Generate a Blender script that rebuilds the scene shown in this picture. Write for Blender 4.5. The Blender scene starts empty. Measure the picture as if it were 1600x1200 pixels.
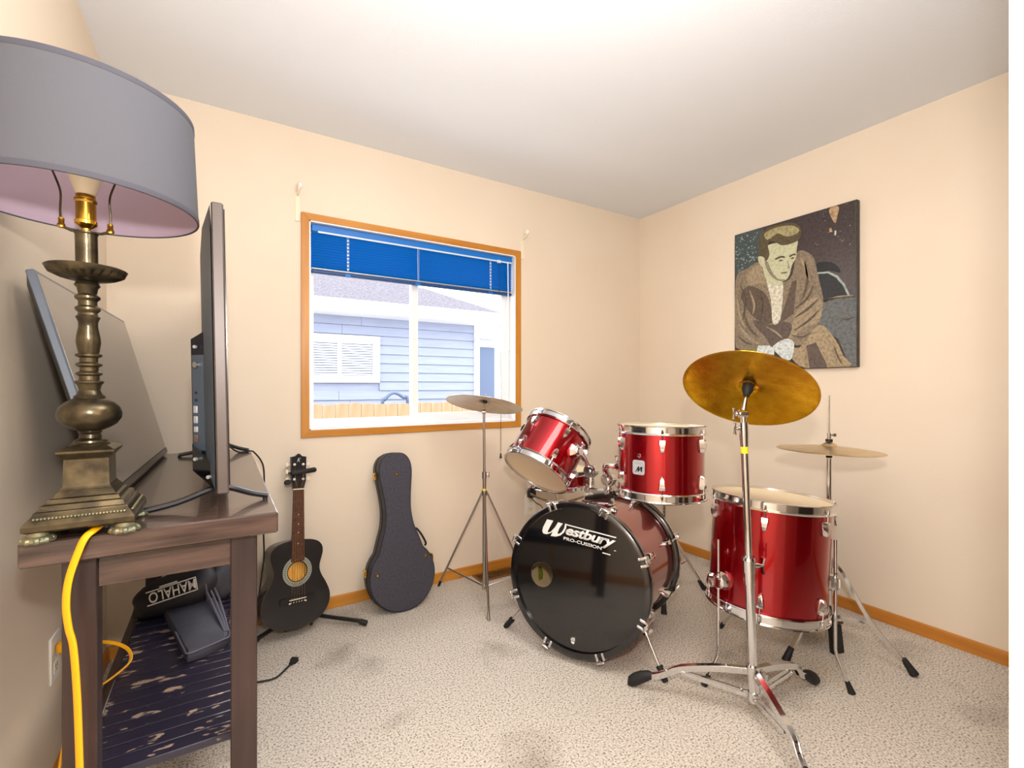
import bpy, bmesh, math, random
from mathutils import Vector, Matrix
random.seed(7)
SC = bpy.context.scene
COL = SC.collection
PI = math.pi

# ---------------------------------------------------------------- camera, sky, lights, exposure
FPX, EYE, YAW = 733.5, 1.144, math.radians(31.7)
cam_data = bpy.data.cameras.new('camera')
cam_data.sensor_width = 36.0
cam_data.lens = FPX / 1600.0 * 36.0
cam_data.shift_y = 5.0 / 1600.0
cam_data.clip_start = 0.02
cam = bpy.data.objects.new('camera', cam_data)
cam.location = (0, 0, EYE)
cam.rotation_euler = (PI / 2, 0, -YAW)
COL.objects.link(cam)
SC.camera = cam

world = bpy.data.worlds.new('overcast_sky')
SC.world = world
world.use_nodes = True
bg = world.node_tree.nodes['Background']
bg.inputs['Color'].default_value = (0.92, 0.96, 1.0, 1)
bg.inputs['Strength'].default_value = 4.2

def light(name, kind, loc, power, color, size=0.1, target=None, size_y=None, spread=None):
    d = bpy.data.lights.new(name, kind)
    d.energy = power; d.color = color
    if kind == 'AREA':
        d.size = size
        if size_y: d.shape = 'RECTANGLE'; d.size_y = size_y
        if spread: d.spread = spread
    else:
        d.shadow_soft_size = size
    o = bpy.data.objects.new(name, d); o.location = loc
    if target is not None:
        o.rotation_euler = (Vector(target) - Vector(loc)).to_track_quat('-Z', 'Y').to_euler()
    COL.objects.link(o)
    return o
light('camera_flash', 'POINT', (0.0, -0.03, 1.395), 42.0, (1.0, 0.98, 0.97), 0.035)
light('ceiling_lamp_light', 'AREA', (1.0, 0.55, 2.38), 11.0, (1.0, 0.91, 0.80), 0.7, (1.0, 0.55, 0.0))
light('bounced_light', 'AREA', (0.45, 0.25, 1.7), 14.0, (0.97, 0.98, 1.0), 0.5, (0.75, 0.9, 2.44))
SC.view_settings.view_transform = 'Standard'
SC.view_settings.look = 'None'
SC.view_settings.gamma = 1.0
SC.view_settings.use_curve_mapping = False
SC.view_settings.exposure = 0.58

# ---------------------------------------------------------------- materials
def lin(c):
    c = c / 255.0
    return c / 12.92 if c <= 0.04045 else ((c + 0.055) / 1.055) ** 2.4
def rgb(r, g, b): return (lin(r), lin(g), lin(b), 1.0)

def new_mat(name):
    m = bpy.data.materials.new(name); m.use_nodes = True
    nt = m.node_tree
    return m, nt, nt.nodes['Principled BSDF']

def mat(name, c, rough=0.5, metal=0.0, coat=0.0, noise=0.0, nscale=30.0, bump=0.0, bscale=200.0, c2=None, stretch=None, spec=None, coat_rough=0.05, detail=4.0, nlow=0.35, nhigh=0.65, world_space=False):
    """plain procedural material: base colour, optional noise mix to c2, optional bump"""
    m, nt, p = new_mat(name)
    p.inputs['Roughness'].default_value = rough
    p.inputs['Metallic'].default_value = metal
    if coat:
        p.inputs['Coat Weight'].default_value = coat
        p.inputs['Coat Roughness'].default_value = coat_rough
    if spec is not None: p.inputs['Specular IOR Level'].default_value = spec
    p.inputs['Base Color'].default_value = rgb(*c)
    tc = nt.nodes.new('ShaderNodeTexCoord'); mp = nt.nodes.new('ShaderNodeMapping')
    if world_space:
        ge = nt.nodes.new('ShaderNodeNewGeometry'); nt.links.new(ge.outputs['Position'], mp.inputs['Vector'])
    else: nt.links.new(tc.outputs['Object'], mp.inputs['Vector'])
    if stretch: mp.inputs['Scale'].default_value = stretch
    if c2 is not None:
        n = nt.nodes.new('ShaderNodeTexNoise'); n.inputs['Scale'].default_value = nscale; n.inputs['Detail'].default_value = detail
        nt.links.new(mp.outputs[0], n.inputs['Vector'])
        r = nt.nodes.new('ShaderNodeValToRGB')
        r.color_ramp.elements[0].position = nlow; r.color_ramp.elements[1].position = nhigh
        r.color_ramp.elements[0].color = rgb(*c); r.color_ramp.elements[1].color = rgb(*c2)
        nt.links.new(n.outputs['Fac'], r.inputs['Fac'])
        nt.links.new(r.outputs['Color'], p.inputs['Base Color'])
    if bump:
        b = nt.nodes.new('ShaderNodeBump'); b.inputs['Strength'].default_value = bump; b.inputs['Distance'].default_value = 0.002
        n2 = nt.nodes.new('ShaderNodeTexNoise'); n2.inputs['Scale'].default_value = bscale
        nt.links.new(mp.outputs[0], n2.inputs['Vector'])
        nt.links.new(n2.outputs['Fac'], b.inputs['Height']); nt.links.new(b.outputs[0], p.inputs['Normal'])
    return m

def carpet_mat():
    m, nt, p = new_mat('carpet_pile')
    p.inputs['Roughness'].default_value = 1.0
    p.inputs['Specular IOR Level'].default_value = 0.1
    tc = nt.nodes.new('ShaderNodeTexCoord')
    def noise(s, d, v=None):
        n = nt.nodes.new('ShaderNodeTexNoise'); n.inputs['Scale'].default_value = s; n.inputs['Detail'].default_value = d
        nt.links.new(tc.outputs['Object'], n.inputs['Vector']); return n
    fleck = noise(150, 3)
    r = nt.nodes.new('ShaderNodeValToRGB'); e = r.color_ramp.elements
    e[0].position = 0.34; e[0].color = rgb(138, 126, 112)
    e[1].position = 0.60; e[1].color = rgb(228, 221, 211)
    x = e.new(0.46); x.color = rgb(208, 199, 187)
    nt.links.new(fleck.outputs['Fac'], r.inputs['Fac'])
    # worn, walked-in stains
    st = noise(3.1, 6)
    r2 = nt.nodes.new('ShaderNodeValToRGB'); e = r2.color_ramp.elements
    e[0].position = 0.30; e[0].color = (0.60, 0.58, 0.56, 1)
    e[1].position = 0.44; e[1].color = (1, 1, 1, 1)
    nt.links.new(st.outputs['Fac'], r2.inputs['Fac'])
    mx = nt.nodes.new('ShaderNodeMixRGB'); mx.blend_type = 'MULTIPLY'; mx.inputs['Fac'].default_value = 0.75
    nt.links.new(r.outputs['Color'], mx.inputs['Color1']); nt.links.new(r2.outputs['Color'], mx.inputs['Color2'])
    nt.links.new(mx.outputs['Color'], p.inputs['Base Color'])
    b = nt.nodes.new('ShaderNodeBump'); b.inputs['Strength'].default_value = 0.9; b.inputs['Distance'].default_value = 0.006
    n3 = noise(240, 2)
    nt.links.new(n3.outputs['Fac'], b.inputs['Height']); nt.links.new(b.outputs[0], p.inputs['Normal'])
    return m

def wood(name, c, c2, axis='X', rough=0.35, scale=14, bump=0.15, coat=0.0):
    st = {'X': (0.12, 1.6, 1.6), 'Y': (1.6, 0.12, 1.6), 'Z': (1.6, 1.6, 0.12)}[axis]
    return mat(name, c, rough, 0, coat, c2=c2, nscale=scale, stretch=st, bump=bump, bscale=scale * 2.2, detail=8, nlow=0.3, nhigh=0.7)

def glass_mat(name, tint=(1, 1, 1, 1), refl=0.05):
    m = bpy.data.materials.new(name); m.use_nodes = True; nt = m.node_tree
    nt.nodes.clear()
    out = nt.nodes.new('ShaderNodeOutputMaterial'); mix = nt.nodes.new('ShaderNodeMixShader')
    t = nt.nodes.new('ShaderNodeBsdfTransparent'); g = nt.nodes.new('ShaderNodeBsdfGlossy'); lw = nt.nodes.new('ShaderNodeLayerWeight')
    g.inputs['Roughness'].default_value = 0.02; t.inputs['Color'].default_value = tint
    lw.inputs['Blend'].default_value = refl
    nt.links.new(lw.outputs['Fresnel'], mix.inputs['Fac']); nt.links.new(t.outputs[0], mix.inputs[1]); nt.links.new(g.outputs[0], mix.inputs[2])
    nt.links.new(mix.outputs[0], out.inputs['Surface'])
    return m

def cymbal_mat(name, c, c2, rough):
    m, nt, p = new_mat(name)
    p.inputs['Metallic'].default_value = 1.0; p.inputs['Roughness'].default_value = rough
    tc = nt.nodes.new('ShaderNodeTexCoord')
    w = nt.nodes.new('ShaderNodeTexWave'); w.wave_type = 'RINGS'; w.rings_direction = 'Z'
    w.inputs['Scale'].default_value = 75; w.inputs['Distortion'].default_value = 0.4
    nt.links.new(tc.outputs['Object'], w.inputs['Vector'])
    n = nt.nodes.new('ShaderNodeTexNoise'); n.inputs['Scale'].default_value = 22; n.inputs['Detail'].default_value = 5
    nt.links.new(tc.outputs['Object'], n.inputs['Vector'])
    r = nt.nodes.new('ShaderNodeValToRGB'); r.color_ramp.elements[0].position = 0.35; r.color_ramp.elements[1].position = 0.7
    r.color_ramp.elements[0].color = rgb(*c); r.color_ramp.elements[1].color = rgb(*c2)
    nt.links.new(n.outputs['Fac'], r.inputs['Fac']); nt.links.new(r.outputs['Color'], p.inputs['Base Color'])
    b = nt.nodes.new('ShaderNodeBump'); b.inputs['Strength'].default_value = 0.12; b.inputs['Distance'].default_value = 0.001
    nt.links.new(w.outputs['Fac'], b.inputs['Height'])
    b2 = nt.nodes.new('ShaderNodeBump'); b2.inputs['Strength'].default_value = 0.25; b2.inputs['Distance'].default_value = 0.004
    nt.links.new(n.outputs['Fac'], b2.inputs['Height']); nt.links.new(b.outputs[0], b2.inputs['Normal'])
    nt.links.new(b2.outputs[0], p.inputs['Normal'])
    return m

M = {}
M['wall'] = mat('cream_wall_paint', (233, 218, 198), 0.75, bump=0.12, bscale=140, c2=(230, 214, 193), nscale=2.0)
M['ceiling'] = mat('ceiling_paint', (228, 231, 236), 0.9, bump=0.25, bscale=160)
M['carpet'] = carpet_mat()
M['oak'] = wood('oak_trim_across', (206, 142, 54), (182, 114, 32), 'X')
M['oak_y'] = wood('oak_trim_deep', (200, 134, 52), (174, 106, 30), 'Y')
M['oak_z'] = wood('oak_trim_upright', (206, 142, 54), (182, 114, 32), 'Z')
M['vinyl'] = mat('white_vinyl', (240, 240, 242), 0.35)
M['glass'] = glass_mat('window_glass')
M['blue'] = mat('blue_blind_slat', (4, 112, 200), 0.32)
M['blue_dark'] = mat('blue_blind_rail', (14, 66, 122), 0.4)
M['clear'] = mat('clear_plastic', (205, 220, 232), 0.2)
M['white'] = mat('white_plastic', (240, 238, 230), 0.35)
M['ivory'] = mat('ivory_plastic', (236, 226, 200), 0.35)
M['black'] = mat('black_plastic', (18, 18, 20), 0.35)
M['rubber'] = mat('black_rubber', (22, 22, 24), 0.65)
M['gloss_black'] = mat('gloss_black', (10, 10, 12), 0.12, coat=0.6)
M['chrome'] = mat('chrome', (222, 222, 224), 0.10, 1.0)
M['steel'] = mat('dull_steel', (176, 172, 164), 0.28, 1.0)
M['brass'] = mat('polished_brass', (214, 170, 70), 0.22, 1.0)
M['red'] = mat('candy_red_wrap', (166, 0, 20), 0.27, 0.88, coat=1.0, coat_rough=0.04)
M['head_clear'] = mat('coated_drum_head', (232, 212, 178), 0.45)
M['head_black'] = mat('black_drum_head', (9, 9, 13), 0.10, coat=0.8)
M['hoop_black'] = mat('black_hoop', (16, 14, 18), 0.18, coat=0.7)
M['maple'] = wood('inner_shell_ply', (255, 228, 176), (250, 214, 156), 'Z', 0.6)
M['gold_cymbal'] = cymbal_mat('golden_bronze', (198, 148, 14), (220, 176, 36), 0.2)
M['pale_cymbal'] = cymbal_mat('pale_bronze', (206, 184, 140), (216, 196, 156), 0.30)
M['grey_cymbal'] = cymbal_mat('dull_bronze', (176, 168, 152), (192, 184, 168), 0.28)
M['dark_wood'] = wood('dark_stained_wood', (94, 73, 65), (32, 23, 22), 'X', 0.26, 34, 0.35, coat=0.5)
M['dark_wood_z'] = wood('dark_stained_upright', (62, 42, 39), (36, 24, 23), 'Z', 0.4, 28, 0.3, coat=0.15)
M['dark_wood_y'] = wood('dark_stained_lengthwise', (62, 46, 46), (42, 30, 30), 'Y', 0.32, 16, 0.2, coat=0.25)
M['slat_wood'] = mat('scuffed_black_slat', (40, 37, 54), 0.30, c2=(158, 136, 120), nscale=19, stretch=(1, 2.2, 1), detail=8, nlow=0.61, nhigh=0.645, world_space=True, coat=0.2)
M['bronze'] = mat('aged_bronze', (98, 88, 66), 0.28, 0.8, c2=(58, 52, 42), nscale=26, bump=0.2, bscale=90)
M['bronze_pale'] = mat('rubbed_bronze', (142, 130, 100), 0.45, 0.6, c2=(110, 116, 96), nscale=40, bump=0.2)
M['shade'] = mat('grey_shade_cloth', (80, 81, 88), 0.85, bump=0.2, bscale=500)
M['shade_in'] = mat('mauve_shade_lining', (160, 140, 154), 0.8)
M['shade_trim'] = mat('dark_shade_trim', (68, 68, 78), 0.8)
M['tv_edge'] = mat('tv_edge_blue_grey', (112, 122, 136), 0.35, 0.3)
M['screen'] = mat('dark_screen', (28, 28, 30), 0.25, coat=0.5, coat_rough=0.15)
M['screen_lightened'] = mat('reflection_toned_screen', (162, 154, 144), 0.5, coat=1.0, coat_rough=0.3)  # dark screen's base colour lightened to stand in for the room's reflection
M['tv_back'] = mat('tv_back_grey', (72, 82, 94), 0.45)
M['tv_dark'] = mat('tv_housing', (24, 24, 30), 0.3)
M['tv_bezel'] = mat('tv_bezel_metal', (88, 79, 75), 0.42, 0.3)
M['silver'] = mat('silver_plastic', (196, 200, 206), 0.3, 0.4)
M['yellow'] = mat('yellow_cord', (246, 176, 6), 0.4)
M['cloth_black'] = mat('black_nylon', (24, 24, 30), 0.6, bump=0.3, bscale=300, c2=(34, 34, 42), nscale=8)
M['cloth_flap'] = mat('paler_black_nylon', (46, 46, 58), 0.6, bump=0.3, bscale=300, c2=(60, 60, 72), nscale=10)  # paler tone of the black nylon, for the flap and bulging end
M['cloth_grey'] = mat('grey_nylon_trim', (92, 92, 108), 0.6)
M['print_white'] = mat('white_print', (226, 224, 222), 0.6)
M['guitar_black'] = mat('satin_black_lacquer', (24, 23, 27), 0.30, coat=0.4, coat_rough=0.15)
M['fretwood'] = wood('rosewood', (92, 52, 36), (60, 34, 28), 'Z', 0.5, 30)
M['soundwood'] = mat('sound_hole_wood', (244, 184, 84), 0.6, c2=(222, 150, 56), nscale=30, stretch=(3, .5, 1))
M['rosette'] = mat('rosette_grey', (150, 152, 136), 0.5)
M['string_m'] = mat('string_bronze', (200, 168, 120), 0.3, 1.0)
M['case'] = mat('charcoal_tolex', (50, 50, 62), 0.6, bump=0.6, bscale=420, c2=(62, 62, 74), nscale=90)
M['case_edge'] = mat('case_edge_black', (22, 24, 26), 0.5, bump=0.3, bscale=300)
M['outlet_slot'] = mat('slot_dark', (60, 52, 44), 0.6)
M['tape'] = mat('yellow_tape', (230, 214, 40), 0.5)
M['vent'] = mat('brown_register', (132, 92, 44), 0.4, 0.3)
M['vent_dark'] = mat('register_dark', (28, 20, 16), 0.7)
M['siding'] = mat('blue_grey_siding', (124, 131, 152), 0.7, c2=(130, 137, 158), nscale=8, stretch=(.3, 1, 3))
M['ext_white'] = mat('white_house_trim', (206, 208, 212), 0.7)
M['roofing'] = mat('grey_shingles', (66, 63, 72), 0.9, c2=(98, 92, 100), nscale=26, bump=0.5, bscale=60)
M['ext_dark'] = mat('dark_blue_door', (74, 88, 116), 0.5)
M['fence'] = mat('cedar_picket', (168, 128, 100), 0.8, c2=(150, 108, 80), nscale=6, stretch=(2, 2, .4))
M['ground'] = mat('snowy_gravel', (176, 170, 160), 0.9, c2=(206, 204, 200), nscale=4)
for k, c in dict(canvas_bg=(72, 60, 60), foliage=(70, 84, 84), foliage_l=(160, 178, 176), fender=(104, 108, 108), glass=(44, 46, 50), roof=(34, 38, 40),
                 chromeline=(164, 178, 172), jacket=(140, 124, 102), jdark=(98, 82, 68), jlight=(164, 146, 118), trouser=(98, 82, 72), tan=(168, 148, 116),
                 shirt=(222, 216, 196), skin=(198, 198, 164), skind=(140, 132, 108), hair=(92, 80, 54), hairl=(170, 160, 116), mouth=(128, 100, 90), white=(214, 222, 220),
                 scuff=(188, 156, 118), green=(70, 92, 52)).items():
    M['p_' + k] = mat('print_' + k, c, 0.55, c2=tuple(int(v * (.86 if k.startswith('sk') else .70)) for v in c), nscale=70, detail=8, nlow=.40, nhigh=.75)

# ---------------------------------------------------------------- object helpers
ROOTM = {}

def thing(name, label, cat, loc=(0, 0, 0), rot=None, group=None):
    o = bpy.data.objects.new(name, None); o.empty_display_size = 0.1
    m = Matrix.Translation(Vector(loc))
    if rot is not None: m = m @ rot.to_4x4()
    o.matrix_local = m
    COL.objects.link(o)
    o['label'] = label; o['category'] = cat
    if group: o['group'] = group
    ROOTM[o.name] = m
    return o

def struct(o):
    o['kind'] = 'structure'
    return o

def axis_frame(d, up=(0, 0, 1)):
    """3x3 whose z column is d"""
    z = Vector(d).normalized(); u = Vector(up)
    x = u.cross(z)
    if x.length < 1e-4: x = Vector((1, 0, 0))
    x.normalize(); y = z.cross(x)
    return Matrix((x, y, z)).transposed()

def MX(loc=(0, 0, 0), rot=None):
    m = Matrix.Translation(Vector(loc))
    return m @ rot.to_4x4() if rot is not None else m
def RZ(a): return Matrix.Rotation(a, 4, 'Z')
def RX(a): return Matrix.Rotation(a, 4, 'X')
def RY(a): return Matrix.Rotation(a, 4, 'Y')

class MB:
    def __init__(s): s.v = []; s.f = []; s.mi = []; s.cur = 0
    def add(s, vs, fs, m=None):
        b = len(s.v)
        for v in vs:
            v = Vector(v); s.v.append(m @ v if m is not None else v)
        for f in fs: s.f.append([i + b for i in f]); s.mi.append(s.cur)
        return s
    def box(s, x0, x1, y0, y1, z0, z1, m=None, ch=0.0):
        if x0 > x1: x0, x1 = x1, x0
        if y0 > y1: y0, y1 = y1, y0
        if z0 > z1: z0, z1 = z1, z0
        if ch <= 0:
            vs = [(x0, y0, z0), (x1, y0, z0), (x1, y1, z0), (x0, y1, z0), (x0, y0, z1), (x1, y0, z1), (x1, y1, z1), (x0, y1, z1)]
            return s.add(vs, [(0, 3, 2, 1), (4, 5, 6, 7), (0, 1, 5, 4), (1, 2, 6, 5), (2, 3, 7, 6), (3, 0, 4, 7)], m)
        ch = min(ch, (x1 - x0) * .45, (y1 - y0) * .45, (z1 - z0) * .45)
        def ring(x0, x1, y0, y1, z, c):
            return [(x0 + c, y0, z), (x1 - c, y0, z), (x1, y0 + c, z), (x1, y1 - c, z), (x1 - c, y1, z), (x0 + c, y1, z), (x0, y1 - c, z), (x0, y0 + c, z)]
        rs = [ring(x0 + ch, x1 - ch, y0 + ch, y1 - ch, z0, ch * .5), ring(x0, x1, y0, y1, z0 + ch, ch), ring(x0, x1, y0, y1, z1 - ch, ch), ring(x0 + ch, x1 - ch, y0 + ch, y1 - ch, z1, ch * .5)]
        return s.rings(rs, m)
    def rings(s, rs, m=None, closed_ends=True, loop=False):
        n = len(rs[0]); vs = [p for r in rs for p in r]; fs = []
        k = len(rs)
        for i in range(k if loop else k - 1):
            a = i * n; b = ((i + 1) % k) * n
            for j in range(n):
                fs.append((a + j, a + (j + 1) % n, b + (j + 1) % n, b + j))
        if closed_ends and not loop:
            fs.append(tuple(reversed(range(n)))); fs.append(tuple(range((k - 1) * n, k * n)))
        return s.add(vs, fs, m)
    def cyl(s, p0, p1, r0, r1=None, n=12, m=None):
        r1 = r0 if r1 is None else r1
        p0 = Vector(p0); p1 = Vector(p1); R = axis_frame(p1 - p0)
        def rg(p, r): return [p + R @ Vector((r * math.cos(2 * PI * i / n), r * math.sin(2 * PI * i / n), 0)) for i in range(n)]
        return s.rings([rg(p0, r0), rg(p1, r1)], m)
    def tube(s, pts, r, n=8, m=None, flat=None, closed=False):
        pts = [Vector(p) for p in pts]; k = len(pts)
        rr = r if isinstance(r, (list, tuple)) else [r] * k
        T = []
        for i in range(k):
            if closed: t = pts[(i + 1) % k] - pts[i - 1]
            else: t = pts[min(i + 1, k - 1)] - pts[max(i - 1, 0)]
            T.append(t.normalized())
        R = axis_frame(T[0]); x = R @ Vector((1, 0, 0)); rs = []
        for i in range(k):
            x = (x - T[i] * x.dot(T[i])).normalized(); y = T[i].cross(x)
            a, b = (1, 1) if flat is None else flat
            rs.append([pts[i] + x * (rr[i] * a * math.cos(2 * PI * j / n)) + y * (rr[i] * b * math.sin(2 * PI * j / n)) for j in range(n)])
        return s.rings(rs, m, loop=closed)
    def lathe(s, prof, n=40, m=None, closed=False):
        vs = []; fs = []; k = len(prof)
        for r, z in prof:
            for j in range(n): a = 2 * PI * j / n; vs.append((r * math.cos(a), r * math.sin(a), z))
        for i in range(k if closed else k - 1):
            a = i * n; b = ((i + 1) % k) * n
            for j in range(n): fs.append((a + j, a + (j + 1) % n, b + (j + 1) % n, b + j))
        if not closed:
            if prof[0][0] > 1e-6: fs.append(tuple(reversed(range(n))))
            if prof[-1][0] > 1e-6: fs.append(tuple(range((k - 1) * n, k * n)))
        return s.add(vs, fs, m)
    def prism(s, poly, z0, z1, m=None):
        n = len(poly)
        ar = sum(poly[i][0] * poly[(i + 1) % n][1] - poly[(i + 1) % n][0] * poly[i][1] for i in range(n))
        if ar < 0: poly = list(reversed(poly))
        vs = [(x, y, z0) for x, y in poly] + [(x, y, z1) for x, y in poly]
        fs = [tuple(reversed(range(n))), tuple(range(n, 2 * n))] + [(i, (i + 1) % n, n + (i + 1) % n, n + i) for i in range(n)]
        return s.add(vs, fs, m)
    def loft(s, poly_levels, m=None):
        """closed rings of equal count"""
        return s.rings(poly_levels, m)
    def sphere(s, c, r, n=16, k=10, sc=(1, 1, 1), m=None):
        prof = [(max(r * math.sin(PI * i / k), 1e-5), -r * math.cos(PI * i / k)) for i in range(k + 1)]
        mm = Matrix.Translation(Vector(c)) @ Matrix.Diagonal((sc[0], sc[1], sc[2], 1))
        return s.lathe(prof, n, (m @ mm) if m is not None else mm)
    def build(s, name, mats, parent=None, local=False, sharp=38, bevel=0.0, smooth=True, subd=0, fix=True):
        me = bpy.data.meshes.new(name)
        vs = s.v
        if parent is not None and not local:
            root = parent
            while root.parent is not None: root = root.parent
            inv = ROOTM.get(root.name, Matrix.Identity(4)).inverted()
            vs = [inv @ v for v in vs]
        me.from_pydata([tuple(v) for v in vs], [], s.f)
        if not isinstance(mats, (list, tuple)): mats = [mats]
        for m in mats: me.materials.append(m)
        if len(mats) > 1: me.polygons.foreach_set('material_index', s.mi)
        if fix:
            bm = bmesh.new(); bm.from_mesh(me)
            bmesh.ops.remove_doubles(bm, verts=bm.verts, dist=1e-6)
            bmesh.ops.recalc_face_normals(bm, faces=bm.faces)
            if bevel: bmesh.ops.bevel(bm, geom=[e for e in bm.edges if e.is_manifold and e.calc_face_angle(0) > math.radians(40)], offset=bevel, segments=2, affect='EDGES', clamp_overlap=True)
            bm.to_mesh(me); bm.free()
        if smooth:
            me.polygons.foreach_set('use_smooth', [True] * len(me.polygons))
            me.set_sharp_from_angle(angle=math.radians(sharp))
        me.update()
        o = bpy.data.objects.new(name, me)
        COL.objects.link(o)
        if parent is not None: o.parent = parent
        if subd:
            md = o.modifiers.new('subdivision', 'SUBSURF'); md.levels = subd; md.render_levels = subd
        return o

def one(name, mb, mats, label, cat, group=None, **k):
    """a thing that is a single mesh, origin moved to its base"""
    lo = Vector((min(v.x for v in mb.v), min(v.y for v in mb.v), min(v.z for v in mb.v))); hi = Vector((max(v.x for v in mb.v), max(v.y for v in mb.v), max(v.z for v in mb.v)))
    b = Vector(((lo.x + hi.x) / 2, (lo.y + hi.y) / 2, lo.z))
    mb.v = [v - b for v in mb.v]
    o = mb.build(name, mats, **k); o.location = b
    ROOTM[o.name] = Matrix.Translation(b)
    o['label'] = label; o['category'] = cat
    if group: o['group'] = group
    return o

def inst(src, parent, m, name=None):
    """copy of a part (shares mesh) placed by a local matrix; copies its children too"""
    o = src.copy(); COL.objects.link(o); o.parent = parent; o.matrix_local = m
    for ch in src.children:
        c = ch.copy(); COL.objects.link(c); c.parent = o
    return o

def smooth_path(pts, n=6, closed=False):
    """Catmull-Rom through the points"""
    P = [Vector(p) for p in pts]; out = []
    k = len(P)
    rng = range(k) if closed else range(k - 1)
    for i in rng:
        if closed: a, b, c, d = P[i - 1], P[i], P[(i + 1) % k], P[(i + 2) % k]
        else: a, b, c, d = P[max(i - 1, 0)], P[i], P[i + 1], P[min(i + 2, k - 1)]
        for j in range(n):
            t = j / n
            out.append(0.5 * ((2 * b) + (-a + c) * t + (2 * a - 5 * b + 4 * c - d) * t * t + (-a + 3 * b - 3 * c + d) * t ** 3))
    if not closed: out.append(P[-1])
    return out

def text_part(name, body, w, h, material, parent, m, extrude=0.0003, shear=0.0, bold=0.0, spacing=1.0):
    """lettering scaled to w x h, lower left corner at the origin of m (x right, y up, z out)"""
    cu = bpy.data.curves.new(name, 'FONT'); cu.body = body; cu.size = 1.0; cu.shear = shear; cu.offset = bold; cu.space_character = spacing
    cu.resolution_u = 3
    ob = bpy.data.objects.new(name, cu); COL.objects.link(ob)
    dg = bpy.context.evaluated_depsgraph_get(); dg.update()
    me = bpy.data.meshes.new_from_object(ob.evaluated_get(dg))
    bpy.data.objects.remove(ob); bpy.data.curves.remove(cu)
    xs = [v.co.x for v in me.vertices]; ys = [v.co.y for v in me.vertices]
    x0, x1, y0, y1 = min(xs), max(xs), min(ys), max(ys)
    for v in me.vertices:
        v.co = Vector(((v.co.x - x0) / (x1 - x0) * w, (v.co.y - y0) / (y1 - y0) * h, extrude))
    bm = bmesh.new(); bm.from_mesh(me)
    r = bmesh.ops.extrude_face_region(bm, geom=list(bm.faces))
    for e in r['geom']:
        if isinstance(e, bmesh.types.BMVert): e.co.z -= extrude
    bmesh.ops.recalc_face_normals(bm, faces=bm.faces)
    bm.to_mesh(me); bm.free()
    me.name = name
    me.materials.clear(); me.materials.append(material)
    o = bpy.data.objects.new(name, me); COL.objects.link(o); o.parent = parent; o.matrix_local = m
    return o
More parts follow.
